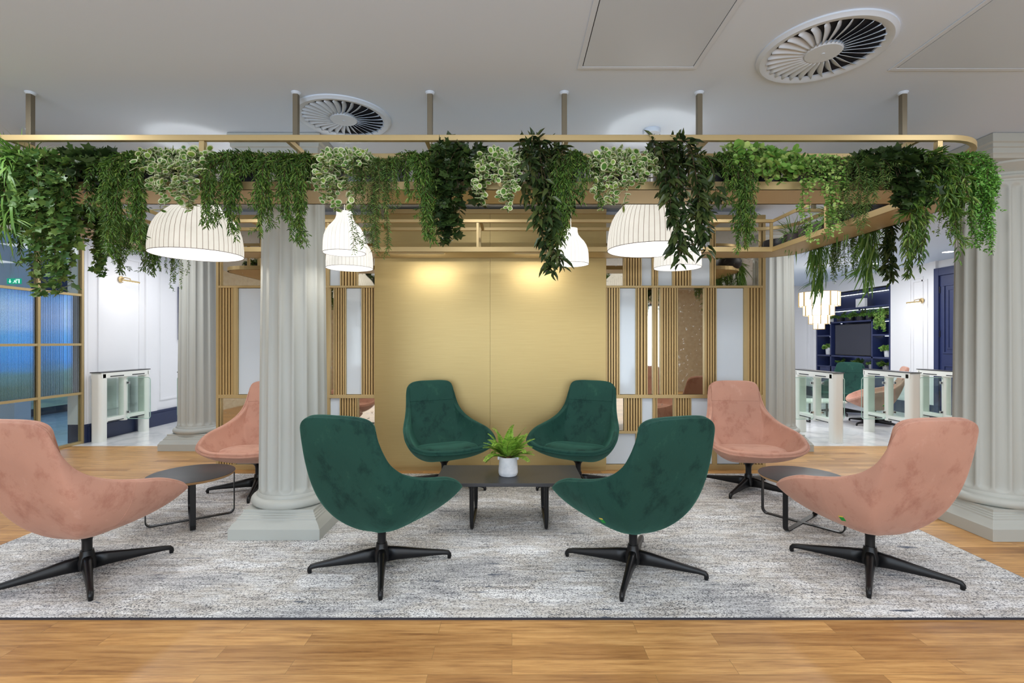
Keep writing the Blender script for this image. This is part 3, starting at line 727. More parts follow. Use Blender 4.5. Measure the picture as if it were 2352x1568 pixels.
for t_ in (GREEN, PINK):
    make_tag(t_)
for t_ in (GREEN, PINK):
    for nm, b, sm, a in BASE:
        o = b.build(nm, 'metal_black', t_, smooth=sm)
    for k in range(4):
        a = PI/2*k
        b = MB(); b.lathe([(0, 0), (.011, 0), (.012, .004), (.012, .018), (0, .018)], 12, (.424*math.cos(a), .424*math.sin(a), 0)); b.build('foot_glide', 'metal_black', t_, smooth='auto')
def place(src, first, x, y, face, legs, label, group):
    """face: direction (deg, from +x) that the sitter looks to; legs: direction of one leg"""
    o = src if first else copy_tree(src)
    o.location = (x, y, .012); o.rotation_euler = (0, 0, math.radians(face-90)); tag(o, label, 'chair', group)
    for ch in o.children:
        if ch.name.split('.')[0] in ('leg', 'hub', 'foot_glide'): ch.rotation_euler = (0, 0, math.radians(legs-(face-90)))
    return o
P_, G_ = 'pink velvet lounge chairs', 'green velvet lounge chairs'
CH = [(GREEN, True, -.82, 3.07, 70, 14, 'front green velvet lounge chair, left one, seen from behind', G_),
      (GREEN, False, .755, 3.04, 110, -22, 'front green velvet lounge chair, right one, seen from behind', G_),
      (GREEN, False, -.66, 4.74, -62, -18, 'green velvet lounge chair at the gold panel, left of the fern', G_),
      (GREEN, False, .643, 4.74, -118, 18, 'green velvet lounge chair at the gold panel, right of the fern', G_),
      (PINK, True, -2.58, 2.96, 83, 43, 'pink velvet lounge chair cut off by the left picture edge', P_),
      (PINK, False, 2.218, 3.02, 97, -37, 'front pink velvet lounge chair on the right, seen from behind', P_),
      (PINK, False, -2.42, 4.65, -84, 17, 'pink velvet lounge chair half hidden behind the front column', P_),
      (PINK, False, 2.26, 4.66, -96, 44, 'pink velvet lounge chair facing forward before the right screen', P_)]
for c_ in CH: place(*c_)

# ---------------------------------------------------------------- coffee table and side tables
t = thing('coffee_table', 'low black rectangular coffee table between the green chairs', 'coffee table', (-.022, 3.84, .012))
tz = .368
b = MB(); b.prism([(x, y) for x, y in rloop(-.553, .553, -.265, .265, .012, 4)], tz-.026, tz); b.build('table_top', 'black_top', t, bevel=.003)
for sx_ in (-1, 1):
    x = sx_*.278; r_ = .06; pts = []
    y0, y1 = -.215, .215
    pts = [(x, y0-.0, tz-.03), (x, y0, .07)]
    path = [(x, y0, tz-.03)]+[(x, y0, .10)]
    for k in range(7):
        a = PI+PI/2*k/6; path.append((x, y0+.03+.03*math.cos(a), .045+.03*math.sin(a)))
    for k in range(7):
        a = -PI/2+PI/2*k/6; path.append((x, y1-.03+.03*math.cos(a), .045+.03*math.sin(a)))
    path += [(x, y1, .10), (x, y1, tz-.03)]
    n_ = len(path); sc = [(1.35, 1.1) if i in (0, n_-1) else ((1.0, 1) if i in (1, n_-2) else (.8, .8)) for i in range(n_)]
    b = MB(); b.tube(path, .0165, 12, scales=sc, up=(1, 0, 0)); b.build('sled_leg', 'metal_black', t, smooth='auto')
    b = MB()
    for yy in (y0, y1):
        for q in (-1, 1):
            vs = []
            for k in range(7):
                a = PI/2*k/6; vs.append((x+q*(.014+.035*(1-math.sin(a))), tz-.027-.035*(1-math.cos(a))))
            poly = [(x, tz-.027)]+vs+[(x, tz-.027-.035)]
            m_ = len(poly); b.add([(p[0], yy-.016, p[1]) for p in poly]+[(p[0], yy+.016, p[1]) for p in poly], [tuple(range(m_)), tuple(range(2*m_-1, m_-1, -1))]+[(k, m_+k, m_+(k+1) % m_, (k+1) % m_) for k in range(m_)])
    b.box(x-.02, x+.02, y0-.02, y1+.02, tz-.034, tz-.026); b.build('leg_bracket', 'metal_black', t)
def side_table(x, y, a0, label):
    t = thing('round_side_table', label, 'side table', (x, y, .012), math.radians(a0), 'round black side tables')
    z = .368; R = .305
    b = MB(); b.lathe([(0, z-.004), (R-.003, z-.004), (R-.003, z-.001), (R-.005, z), (0, z)], 72); b.build('table_top', 'black_top', t, smooth='auto')
    b = MB(); b.lathe([(0, z-.022), (R-.012, z-.022), (R, z-.006), (R, z-.004), (0, z-.004)], 72); b.build('plywood_core', 'ply', t, smooth='auto')
    for k in range(2):
        rr = R-.012; path = [(-rr, 0, z-.022), (-rr, 0, .05)]
        for i in range(7):
            a = PI+PI/2*i/6; path.append((-rr+.04+.04*math.cos(a), 0, .044+.04*math.sin(a)))
        for i in range(7):
            a = -PI/2+PI/2*i/6; path.append((rr-.04+.04*math.cos(a), 0, .044+.04*math.sin(a)))
        path += [(rr, 0, .05), (rr, 0, z-.022)]
        lift = .0 if k == 0 else .001
        b = MB(); b.sweep(path, [(-.018, -.004), (.018, -.004), (.018, .004), (-.018, .004)], up=(0, 1, 0) if False else (0, 0, 1))
        # explicit flat bar: width across the loop plane
        b = MB(); vs = []; fs = []
        for i, p in enumerate(path):
            q0 = Vector(path[max(i-1, 0)]); q1 = Vector(path[min(i+1, len(path)-1)]); d_ = (q1-q0).normalized(); nrm = Vector((-d_.z, 0, d_.x))
            for s1, s2 in ((-1, -1), (1, -1), (1, 1), (-1, 1)):
                v_ = Vector(p)+Vector((0, .018*s1, lift))+nrm*.0036*s2; vs.append(v_)
        for i in range(len(path)-1):
            for j in range(4): fs.append((i*4+j, i*4+(j+1) % 4, i*4+4+(j+1) % 4, i*4+4+j))
        b.add(vs, fs); o = b.build('loop_leg', 'metal_black', t); o.rotation_euler = (0, 0, PI/2*k)
side_table(-2.53, 3.85, 35, 'round black side table at left, next to the cropped pink chair')
side_table(2.25, 3.79, 39, 'round black side table at right, between the two pink chairs')

# ---------------------------------------------------------------- plants
def unit(v): return v/(np.linalg.norm(v, axis=-1, keepdims=True)+1e-9)
TPL = {}
def tpl(name, pts, faces, mis=None): TPL[name] = (np.array(pts, float), faces, mis or [0]*len(faces))
# local axes: x across, y along, z normal
tpl('lance', [(0, 0, 0), (-.5, .35, .12), (-.32, .7, .08), (0, 1, -.08), (.32, .7, .08), (.5, .35, .12), (0, .45, 0)], [(0, 6, 1), (1, 6, 2), (2, 6, 3), (3, 6, 4), (4, 6, 5), (5, 6, 0)])
tpl('simple', [(0, 0, 0), (-.5, .42, .06), (0, 1, -.05), (.5, .42, .06)], [(0, 3, 2, 1)])
tpl('blade', [(-.3, 0, 0), (.3, 0, 0), (.5, .25, .06), (-.5, .25, .06), (.45, .5, .04), (-.45, .5, .04), (.3, .78, -.06), (-.3, .78, -.06), (0, 1, -.16)], [(0, 1, 2, 3), (3, 2, 4, 5), (5, 4, 6, 7), (7, 6, 8)])
def rl(n_, inner):
    p = [(0, .5, -.03)]+[(.5*inner*math.sin(2*PI*k/n_), .5-.5*inner*math.cos(2*PI*k/n_), .0) for k in range(n_)]+[(.5*(1+.07*(k % 2))*math.sin(2*PI*k/n_), .5-.5*(1+.07*(k % 2))*math.cos(2*PI*k/n_), .05) for k in range(n_)]
    f = [(0, 1+k, 1+(k+1) % n_) for k in range(n_)]+[(1+k, 1+n_+k, 1+n_+(k+1) % n_, 1+(k+1) % n_) for k in range(n_)]
    return p, f, [0]*n_+[1]*n_
tpl('var', *rl(10, .74))
tpl('round', [(0, .5, -.06)]+[(.5*math.sin(2*PI*k/8), .5-.5*math.cos(2*PI*k/8), .03) for k in range(8)], [(0, 1+k, 1+(k+1) % 8) for k in range(8)])
iv = [(0, .05), (.22, -.05), (.5, .12), (.36, .36), (.58, .62), (.24, .66), (0, 1), (-.24, .66), (-.58, .62), (-.36, .36), (-.5, .12), (-.22, -.05)]
tpl('ivy', [(0, .4, -.05)]+[(x, y, .05*abs(x)*2) for x, y in iv], [(0, 1+k, 1+(k+1) % 12) for k in range(12)])
def leaves(P, D, N, L, W, kind):
    """P base, D direction, N normal-ish, L length, W width -> verts, faces, mats"""
    T, F, MI = TPL[kind]; D = unit(D); X_ = unit(np.cross(D, N)); Nn = np.cross(X_, D)
    V = P[:, None, :]+X_[:, None, :]*(T[None, :, 0:1]*W[:, None, None])+D[:, None, :]*(T[None, :, 1:2]*L[:, None, None])+Nn[:, None, :]*(T[None, :, 2:3]*L[:, None, None])
    k = len(T); fs = []; ms = []
    for i in range(len(P)):
        o = i*k
        for f in F: fs.append(tuple(o+j for j in f))
        ms.extend(MI)
    return V.reshape(-1, 3), fs, ms
class Foliage:
    def __init__(s): s.V = []; s.F = []; s.M = []; s.n = 0; s.st = MB()
    def add(s, P, D, N, L, W, kind):
        V, F, Ms = leaves(P, D, N, L, W, kind)
        s.V.append(V); s.F += [tuple(i+s.n for i in f) for f in F]; s.M += Ms; s.n += len(V)
    def stem(s, pts, r): s.st.tube([tuple(p) for p in pts], r, 3, scales=[(1-.6*i/len(pts),)*2 for i in range(len(pts))])
    def build(s, mats, parent, name='foliage', stemmat='stem'):
        me = bpy.data.meshes.new(name); V = np.vstack(s.V); me.from_pydata(V.tolist(), [], s.F)
        for q in mats: me.materials.append(M[q])
        me.polygons.foreach_set('material_index', s.M); me.polygons.foreach_set('use_smooth', [True]*len(s.F)); me.update()
        o = bpy.data.objects.new(name, me); COL.objects.link(o); o.parent = parent
        if s.st.v: s.st.build('stems', stemmat, parent, smooth=True)
        return o
def path(rg, p, d, length, droop, jit, step=.012, zmin=None, hug=None):
    pts = [p.copy()]; d = d/np.linalg.norm(d); n_ = int(length/step)
    w_ = np.zeros(3)
    for i in range(n_):
        w_ = .9*w_+rg.normal(0, jit, 3)
        d = d+np.array([0, 0, -droop])+w_*.3
        d /= np.linalg.norm(d); p = p+d*step
        if hug is not None:            # stay in front of the shelf edge while above/below it
            if p[2] < hug[1] and p[1]*hug[2] > hug[0]*hug[2]: p[1] = hug[0]; 
        pts.append(p.copy())
        if zmin is not None and p[2] < zmin: break
    return np.array(pts)
def dress(f, rg, pts, kind, L, W, every=1, per=2, start=2, spread=1.0, down=.55, lv=.25, swirl=1.0):
    idx = np.arange(start, len(pts)-1, every)
    if len(idx) == 0: return
    idx = np.repeat(idx, per); n_ = len(idx)
    P = pts[idx]; T = unit(pts[np.minimum(idx+1, len(pts)-1)]-pts[idx-1 if start > 0 else idx])
    R = unit(rg.normal(0, 1, (n_, 3))); R = unit(R-T*np.sum(R*T, 1, keepdims=True))
    D = T*down+R*spread+np.array([0, 0, -.15])
    N = unit(R*.3+rg.normal(0, 1, (n_, 3))*.35+np.array([0, -.7, .6])*swirl)
    l = L*(1+lv*rg.normal(0, 1, n_)).clip(.45, 1.6); ww = W*l/L
    f.add(P, D, N, l, ww, kind)
SPEC = {
 'willow':  dict(kind='lance', L=.027, W=.0068, mats=['l_willow'], n=34, per=3, every=1, spread=.75, down=.8, twig=.8),
 'bright':  dict(kind='simple', L=.019, W=.010, mats=['l_bright'], n=46, per=3, every=1, spread=.9, down=.5, twig=.9),
 'small':   dict(kind='simple', L=.017, W=.009, mats=['l_willow'], n=30, per=3, every=1, spread=.9, down=.4, twig=.7),
 'lime':    dict(kind='round', L=.015, W=.014, mats=['l_pilea'], n=26, per=2, every=1, spread=.9, down=.3, twig=.8),
 'fern':    dict(kind='simple', L=.024, W=.0042, mats=['l_fern'], n=32, per=5, every=1, spread=1.0, down=.6, twig=.3),
 'grass':   dict(kind='blade', L=.16, W=.009, mats=['l_grass'], n=26, per=2, every=3, spread=.30, down=1.1, twig=.1),
 'ivy':     dict(kind='ivy', L=.042, W=.038, mats=['l_ivy'], n=20, per=2, every=2, spread=1.0, down=.4, twig=.3),
 'ivydark': dict(kind='ivy', L=.048, W=.044, mats=['l_dark'], n=20, per=2, every=2, spread=1.0, down=.3, twig=.4),
 'var':     dict(kind='var', L=.030, W=.030, mats=['l_var', 'l_cream'], n=26, per=2, every=2, spread=1.0, down=.1, twig=.4),
 'pilea':   dict(kind='round', L=.034, W=.033, mats=['l_pilea'], n=22, per=2, every=2, spread=1.0, down=.1, twig=.3),
 'big':     dict(kind='lance', L=.068, W=.024, mats=['l_big'], n=9, per=2, every=2, spread=.85, down=.65, twig=.3),
 'bamboo':  dict(kind='lance', L=.048, W=.009, mats=['l_willow'], n=24, per=3, every=2, spread=.7, down=.9, twig=.4),
}
POTS = {'g': 'pot_grey', 'd': 'pot_dark', 'b': 'pot_brown', 'w': 'pot_white'}
def pot_mesh(t, r, h, mat_, z0=0):
    b = MB(); b.lathe([(0, z0), (r*.82, z0), (r*.9, z0+.006), (r*.98, z0+h*.5), (r, z0+h), (r-.008, z0+h), (r-.012, z0+h-.02), (0, z0+h-.02)], 28); b.build('pot', mat_, t, smooth='auto')
def hanging(px, yt, yb, sp, label, half=None, pot='d', seed=0, run='front', lead=None, Yc=2.905, X_=None, dens=1., lean=0., group=None, dirn=None, tuft=None):
    """px: picture column of the plant, yt / yb: picture rows of its top and lowest tip"""
    rg = np.random.default_rng(seed+7); s = SPEC[sp]
    if run == 'front': face = np.array([0, -1, 0.]); X0 = (px-1176)*2.80/1120 if X_ is None else X_; Y0 = Yc; edge = OY0-.03; sg = 1; ext = .15
    Yf = 2.70
    if run == 'right': face = np.array([1, 0, 0.]); X0 = 2.66
    if run == 'rin': face = np.array([-1, 0, 0.]); X0 = 2.66
    if run == 'left': face = np.array([1, 0, 0.]); X0 = -3.37
    if run in ('right', 'rin', 'left'): Y0 = Yc; Yf = Yc
    if run == 'back': face = np.array([0, -1., 0]); X0 = X_; Y0 = 4.85; Yf = 4.6
    if run == 'backout': face = np.array([0, 1., 0]); X0 = X_; Y0 = 4.85; Yf = 5.1
    z0 = ZB+.0145; t = thing('hanging_plant', label, 'plant', (X0, Y0, z0), 0, group or 'potted trailing plants on the hanging shelf')
    ph = .135; pr = .078
    pot_mesh(t, pr, ph, POTS[pot])
    ztop = CZ+(784-yt)*(Y0-.05)/1120-z0; zbot = CZ+(784-yb)*Yf/1120-z0
    half = half or .12; f = Foliage(); n_ = int(s['n']*dens)
    sidev = np.array([face[1], -face[0], 0]); sidev = np.abs(sidev)
    tails = [rg.uniform(-.85, .85)*half for _ in range(2 if half < .12 else 3)]
    for k in range(n_):
        u = rg.uniform(-1, 1); outw = rg.uniform(.0, 1) if k % 4 else rg.uniform(-.6, .3)
        p = np.array([0, 0, ph-.02])+sidev*u*.04
        up = rg.uniform(.4, 1.)*(ztop-ph)
        q = rg.uniform(.0, 1.0)**1.25
        tip = zbot+(ph*.3-zbot)*(1-q)*.9 if k > 3 else zbot+rg.uniform(0, .06)
        if k % 4 == 0: tip = ph*.6
        lat = u*half; lat0 = lat
        if tip < zbot*.5 and k % 4: lat = tails[k % len(tails)]+rg.normal(0, .011)
        # phase 1: rise and arch over the edge, phase 2: hang
        reach = .20+rg.uniform(0, .07) if k % 4 else rg.uniform(.02, .12)*(1 if rg.random() > .3 else -1)
        A = p; B_ = p+sidev*lat0*.6+face*reach*.35+np.array([0, 0, up]); C_ = p+sidev*lat*.9+face*reach*.9+np.array([0, 0, up*.55]); D_ = sidev*lat+face*reach+np.array([lean*.2, 0, .02+rg.uniform(-.02, .05)])
        pts = []
        for i in range(22):
            a = i/21; pts.append(A*(1-a)**3+3*B_*a*(1-a)**2+3*C_*a*a*(1-a)+D_*a**3)
        pts = np.array(pts)
        if tip < 0 and k % 4:
            hang_n = int(abs(tip)/.012)+1; wob = rg.uniform(0, 6.28); amp = rg.uniform(.004, .016)
            hp = [D_+np.array([amp*math.sin(wob+i*.17)-amp*math.sin(wob)+lean*i*.012, .4*amp*math.cos(wob+i*.21)-.4*amp*math.cos(wob), -.012*i]) for i in range(1, hang_n)]
            if hp: pts = np.vstack([pts, hp])
        f.stem(pts[::3] if len(pts) > 8 else pts, .0016)
        dress(f, rg, pts, s['kind'], s['L'], s['W'], every=max(1, int(round(s['every']))), per=s['per'], spread=s['spread'], down=s['down'], start=3)
        # side twigs
        for i in range(5, len(pts)-2, 6):
            if rg.random() < s['twig']:
                dd = unit(rg.normal(0, 1, 3)*np.array([1, .7, .3])+np.array([0, 0, -.5])); tw = path(rg, pts[i], dd, rg.uniform(.03, .08), .12, .02)
                dress(f, rg, tw, s['kind'], s['L']*.9, s['W']*.9, every=1, per=s['per'], start=1, spread=s['spread'], down=s['down'])
    # crown tuft round the pot top
    m_ = int((34 if s['L'] > .035 else 80)*(tuft if tuft is not None else 1)); 
    if m_ > 0:
        c = rg.normal(0, 1, (m_, 3)); c = unit(c); c[:, 2] = np.abs(c[:, 2]); rad = rg.uniform(.35, 1, (m_, 1))
        P = np.array([0, 0, ph])+c*rad*np.array([half*.85+.02 if sidev[0] else .09, half*.85+.02 if sidev[1] else .09, max(.04, (ztop-ph)*.8)])
        f.add(P, unit(c+np.array([0, 0, .2])), unit(rg.normal(0, .5, (m_, 3))+np.array([0, -.5, .8])), s['L']*rg.uniform(.7, 1.1, m_), s['W']*rg.uniform(.7, 1.1, m_), s['kind'])
    f.build(s['mats'], t)
    return t
FR = [
 (-45, 330, 590, 'willow', 'fine-leaved trailing plant cropped by the left picture edge', dict(half=.16)),
 (22, 320, 600, 'grass', 'long grassy trailing plant at the far left of the shelf', dict(half=.15)),
 (95, 330, 545, 'ivy', 'large mid-green ivy near the left end of the shelf', dict(half=.17, dens=1.2)),
 (160, 335, 700, 'ivy', 'ivy with the longest strand, hanging in front of the glazed partition', dict(half=.10)),
 (118, 345, 640, 'willow', 'fine-leaved trailing plant between the two ivies at left', dict(half=.12, Yc=2.93)),
 (212, 318, 470, 'ivydark', 'very dark lobed-leaf plant on the left third of the shelf', dict(half=.12, dens=1.3)),
 (265, 340, 620, 'willow', 'fine-leaved trailing plant right of the very dark lobed plant', dict(half=.12)),
 (325, 325, 600, 'willow', 'fine-leaved trailing plant left of the leftmost cream-edged plant', dict(half=.13)),
 (425, 318, 500, 'var', 'leftmost round-leaved cream-edged plant, above the left dome lamp', dict(half=.16, dens=1.5, pot='w')),
 (562, 322, 565, 'willow', 'fine-leaved plant above the far left end of the brass screen', dict(half=.14, dens=1.2)),
 (672, 325, 580, 'willow', 'fine-leaved plant hanging in front of the front column', dict(half=.13, dens=1.2)),
 (800, 322, 492, 'var', 'cream-edged plant above the small bell lamp by the column', dict(half=.15, dens=1.3, pot='w', lean=-.1)),
 (843, 350, 600, 'fern', 'thin feathery fern strand plant over the small bell lamp', dict(half=.06, pot='g', dens=.5)),
 (902, 348, 608, 'fern', 'feathery fern with thin tails left of the gold panel middle', dict(half=.10, pot='g', dens=.7)),
 (975, 325, 578, 'willow', 'fine-leaved plant over the left half of the gold panel', dict(half=.13)),
 (1062, 292, 575, 'ivydark', 'tall dark ivy with two tails over the gold panel', dict(half=.12, dens=1.3)),
 (1148, 325, 500, 'var', 'cream-edged plant directly right of the tall dark ivy', dict(half=.14, dens=1.6, pot='g')),
 (1240, 278, 640, 'big', 'dark broad-leaved plant whose strand reaches lowest over the gold panel', dict(half=.10, pot='g', dens=1.6, lean=.12)),
 (1318, 322, 590, 'willow', 'fine-leaved plant above the lone small bell lamp', dict(half=.11, pot='w')),
 (1425, 322, 490, 'var', 'cream-edged plant above the right dome lamp', dict(half=.15, dens=1.5, pot='d')),
 (1545, 278, 620, 'big', 'dark broad-leaved plant hanging over the right dome lamp', dict(half=.13, pot='g', dens=1.7, lean=.12)),
 (1655, 330, 600, 'willow', 'fine-leaved plant over the right brass screen', dict(half=.12, pot='d')),
 (1712, 300, 400, 'pilea', 'bushy green plant in a dark pot, right of the screen plant', dict(half=.11, pot='b', dens=1.0)),
 (1782, 318, 445, 'pilea', 'light green round-leaved plant with striped leaves', dict(half=.10, pot='d', dens=1.3)),
 (1858, 338, 585, 'lime', 'tiny round-leaved trailing plant at the inner right corner', dict(half=.10, pot='d')),
 (1940, 345, 560, 'fern', 'wispy fern left of the big dark bush', dict(half=.13, pot='d', dens=1.2)),
 (2040, 328, 500, 'ivydark', 'big dark bluish lobed bush near the right end of the shelf', dict(half=.16, pot='d', dens=2.0, tuft=2)),
 (2105, 325, 610, 'bamboo', 'drooping bamboo-leaved plant right of the big dark bush', dict(half=.14, pot='d', dens=1.4)),
]
for k, (px, yt, yb, sp, lab, kw) in enumerate(FR):
    kw['dens'] = kw.get('dens', 1.)*1.2; kw['half'] = kw.get('half', .12)*1.2
    hanging(px, yt, yb, sp, lab, seed=k, **kw)
hanging(2215, 330, 605, 'bright', 'bright green dense plant at the rounded right end, before the column', seed=41, X_=2.60, half=.10, pot='d', dens=1.7, Yc=2.93)
# plants of the two short runs
OT = [('right', 3.25, 'small', 600, 'tiny-leaved plant hanging beside the right column, behind the bright one', 'd'),
      ('right', 3.50, 'bamboo', 650, 'bamboo-leaved plant on the right run, nearest behind the corner', 'd'),
      ('right', 3.72, 'big', 670, 'broad-leaved plant hanging under the right run of the shelf', 'd'),
      ('rin', 3.62, 'fern', 520, 'small fern on the inner side of the right run', 'b'),
      ('right', 3.98, 'grass', 655, 'grassy plant hanging under the right run, before the navy shelving', 'b'),
      ('right', 4.18, 'small', 655, 'tiny-leaved plant hanging under the right run above the chandelier', 'b'),
      ('right', 4.38, 'small', 655, 'tiny-leaved plant hanging left of the other above the chandelier', 'b'),
      ('right', 4.62, 'grass', 680, 'grassy plant hanging in front of the far right column', 'b'),
      ('left', 3.35, 'willow', 660, 'fine-leaved plant on the left run, nearest the front corner', 'd'),
      ('left', 3.62, 'ivy', 640, 'ivy on the left run of the shelf', 'd'),
      ('left', 3.90, 'willow', 650, 'fine-leaved plant on the left run beside the brass wall light', 'd'),
      ('left', 4.2, 'willow', 655, 'fine-leaved plant on the left run, second from the back corner', 'd'),
      ('left', 4.55, 'small', 675, 'tiny-leaved plant at the back corner of the left run', 'd')]
for k, (run, y, sp, yb, lab, pt) in enumerate(OT): hanging(0, 784-1120*(ZB+.26-CZ)/y, yb, sp, lab, half=.10, pot=pt, run=run, Yc=y, seed=60+k, dens=.9, group='plants on the side runs of the shelf')
# empty dark bowl and pots at the inner right corner
for x, y, r, h, nm, lab in ((2.66, 4.86, .15, .13, 'planter_bowl', 'wide dark bowl standing on the back right corner of the shelf'),):
    t = thing(nm, lab, 'bowl', (x, y, ZB+.0145)); b = MB(); b.lathe([(0, 0), (r*.5, 0), (r*.8, .02), (r*.98, .06), (r, h*.7), (r*.93, h), (r*.90, h), (r*.9, h-.03), (0, h-.03)], 32); b.build('bowl_body', 'pot_dark', t, smooth='auto')

# fern on the coffee table
t = thing('potted_fern', 'small lime green fern in white pot on the coffee table', 'plant', (-.030, 3.80, .381))
b = MB(); b.lathe([(0, 0), (.066, 0), (.070, .004), (.071, .010), (.075, .016), (.076, .03), (.070, .115), (.070, .145), (.063, .145), (.062, .13), (0, .13)], 40)
pm = b.build('pot', 'pot_white', t, smooth='auto')
for s_ in (-1, 1):
    b = MB(); b.box(min(s_*.064, s_*.083), max(s_*.064, s_*.083), -.016, .016, .120, .146); b.build('pot_handle', 'pot_white', pm, bevel=.005)
b = MB(); b.lathe([(0, .132), (.062, .132), (.062, .1305), (0, .1305)], 24); b.build('soil', 'soil', t)
rg = np.random.default_rng(5); f = Foliage()
for k in range(40):
    a = rg.uniform(0, 2*PI); el = rg.uniform(-.05, 1.35); L_ = rg.uniform(.17, .29)*(1 if el < 1.1 else 1.1)
    d0 = np.array([math.cos(a)*math.cos(el), math.sin(a)*math.cos(el)*.8, math.sin(el)])
    pts = path(rg, np.array([math.cos(a)*.02, math.sin(a)*.02, .13]), d0+np.array([0, 0, .45]), L_, .04, .02, step=.008)
    f.stem(pts[::3], .0016); n_ = len(pts)
    for i in range(4, n_-1):
        T = unit(pts[i+1]-pts[i-1]); sd = unit(np.cross(T, [0, 0, 1.])); up_ = np.cross(sd, T); q = i/n_
        ln = .036*math.sin(PI*min(1, .2+.8*q)**.9)+.010
        for s_ in (-1, 1):
            dd = unit(sd*s_+T*.45)
            f.add(pts[i][None], dd[None], up_[None], np.array([ln]), np.array([.010]), 'simple')
            f.add((pts[i]+dd*ln*.4)[None], unit(dd+T*.9)[None], up_[None], np.array([ln*.5]), np.array([.006]), 'simple')
f.build(['l_lime'], t, stemmat='stem')

# ---------------------------------------------------------------- turnstiles
def turnstile(x, y, label, side, L=.95, W=.15, wings=(1,)):
    t = thing('glass_turnstile', label, 'turnstile', (x, y, .002), 0, 'white glass turnstiles at the reception')
    hgt = .985
    for yy in (0, L-.10):
        b = MB(); b.prism(rloop(-W/2, W/2, yy, yy+(.14 if yy == 0 else .10), .045, 5), 0, hgt-.03); b.build('end_post', 'gate', t, smooth='auto')
    b = MB(); b.box(-W/2, W/2, .02, L-.02, hgt-.09, hgt-.012); b.build('top_beam', 'gate', t, bevel=.004)
    b = MB(); b.box(-W/2-.003, W/2+.003, 0, L, hgt-.012, hgt); b.build('top_plate', 'gate_dark', t, bevel=.003)
    b = MB(); b.box(-W/2+.02, W/2-.02, .1, L-.1, .26, .32); b.build('lower_beam', 'gate', t, bevel=.004)
    b = MB(); b.lathe([(0, .24), (.05, .24), (.055, .26), (.055, hgt-.09), (0, hgt-.09)], 24, (0, L*.52, 0)); b.build('drive_column', 'gate', t, smooth='auto')
    for y0, y1 in ((.15, L*.52-.06), (L*.52+.06, L-.11)):
        for sx_ in (-1, 1):
            b = MB(); b.box(sx_*W*.36-.003, sx_*W*.36+.003, y0, y1, .33, hgt-.11); b.build('side_glass', 'glass', t)
            b = MB(); b.box(sx_*W*.5-.002, sx_*W*.5+.003, y0+.02, y1-.02, hgt-.075, hgt-.062); b.build('light_strip', 'gate_dark', t)
            b = MB(); b.box(sx_*W*.37-.002, sx_*W*.37+.003, y0, y1, .262, .274); b.build('light_strip', 'gate_dark', t)
    for w_ in wings:
        b = MB(); ya = L*.52
        prof = rloop(0, .36, 0, .62, .04, 4)
        xs = [(w_*(.05+px_), .26+pz_) for px_, pz_ in prof]; m_ = len(xs)
        b.add([(a, ya-.004, c) for a, c in xs]+[(a, ya+.004, c) for a, c in xs], [tuple(range(m_)), tuple(range(2*m_-1, m_-1, -1))]); b.build('glass_wing', 'glass', t)
        b = MB(); b.bar([(a, ya, c) for a, c in xs], .009, .004, closed=True, up=(0, 1, 0)); b.build('wing_edge', 'glass_edge', t)
        for zz in (.36, .80):
            b = MB(); b.box(min(w_*.04, w_*.10), max(w_*.04, w_*.10), ya-.012, ya+.012, zz-.018, zz+.018); b.build('wing_clamp', 'chrome', t, bevel=.004)
            b = MB(); b.lathe([(0, -.014), (.012, -.014), (.012, .014), (0, .014)], 12); o = b.build('clamp_bolt', 'gate_dark', t); o.location = (w_*.085, ya, zz); o.rotation_euler = (PI/2, 0, 0)
    return t
turnstile(-5.85, 6.84, 'white turnstile beside the panelled wall at left', 1, wings=(1,))
turnstile(-4.72, 6.98, 'white turnstile mostly hidden by the far left column', 1, wings=(-1,))
turnstile(4.55, 6.78, 'white turnstile next to the far right column', 1, wings=(1, -1))
turnstile(5.64, 6.80, 'white turnstile in the middle of the right-hand three', 1, wings=(-1, 1))
turnstile(6.50, 6.80, 'white turnstile partly hidden by the near right column', 1, wings=(-1,))

# ---------------------------------------------------------------- glazed partition at left
gl = thing('glazed_partition', 'brass framed glazed partition with reeded panes at the left edge', 'partition', (-6.0, 4.25, 0))
ys = [0, .66, 1.285, 1.91, 2.54]
for y in ys: b = MB(); b.box(-.03, .03, y-.017, y+.017, 0, H-.0); b.build('mullion', 'brass', gl, bevel=.002)
for z in (.02, .70, 1.378, 2.063, 2.74):
    for k in range(4): b = MB(); b.box(-.025, .025, ys[k]+.017, ys[k+1]-.017, z-.016, z+.016); b.build('transom', 'brass', gl)
for k in range(4):
    for z0, z1, mt, nm in ((.036, .684, 'glass', 'clear_pane'), (.716, 1.362, 'reeded', 'reeded_pane'), (1.394, 2.047, 'reeded', 'reeded_pane'), (2.079, 2.724, 'glass', 'clear_pane')):
        b = MB(); b.box(-.004, .004, ys[k]+.017, ys[k+1]-.017, z0, z1); b.build(nm, mt, gl)
    b = MB(); b.box(-.02, .02, ys[k]+.017, ys[k+1]-.017, 2.756, H); b.build('head_panel', 'wall', gl)
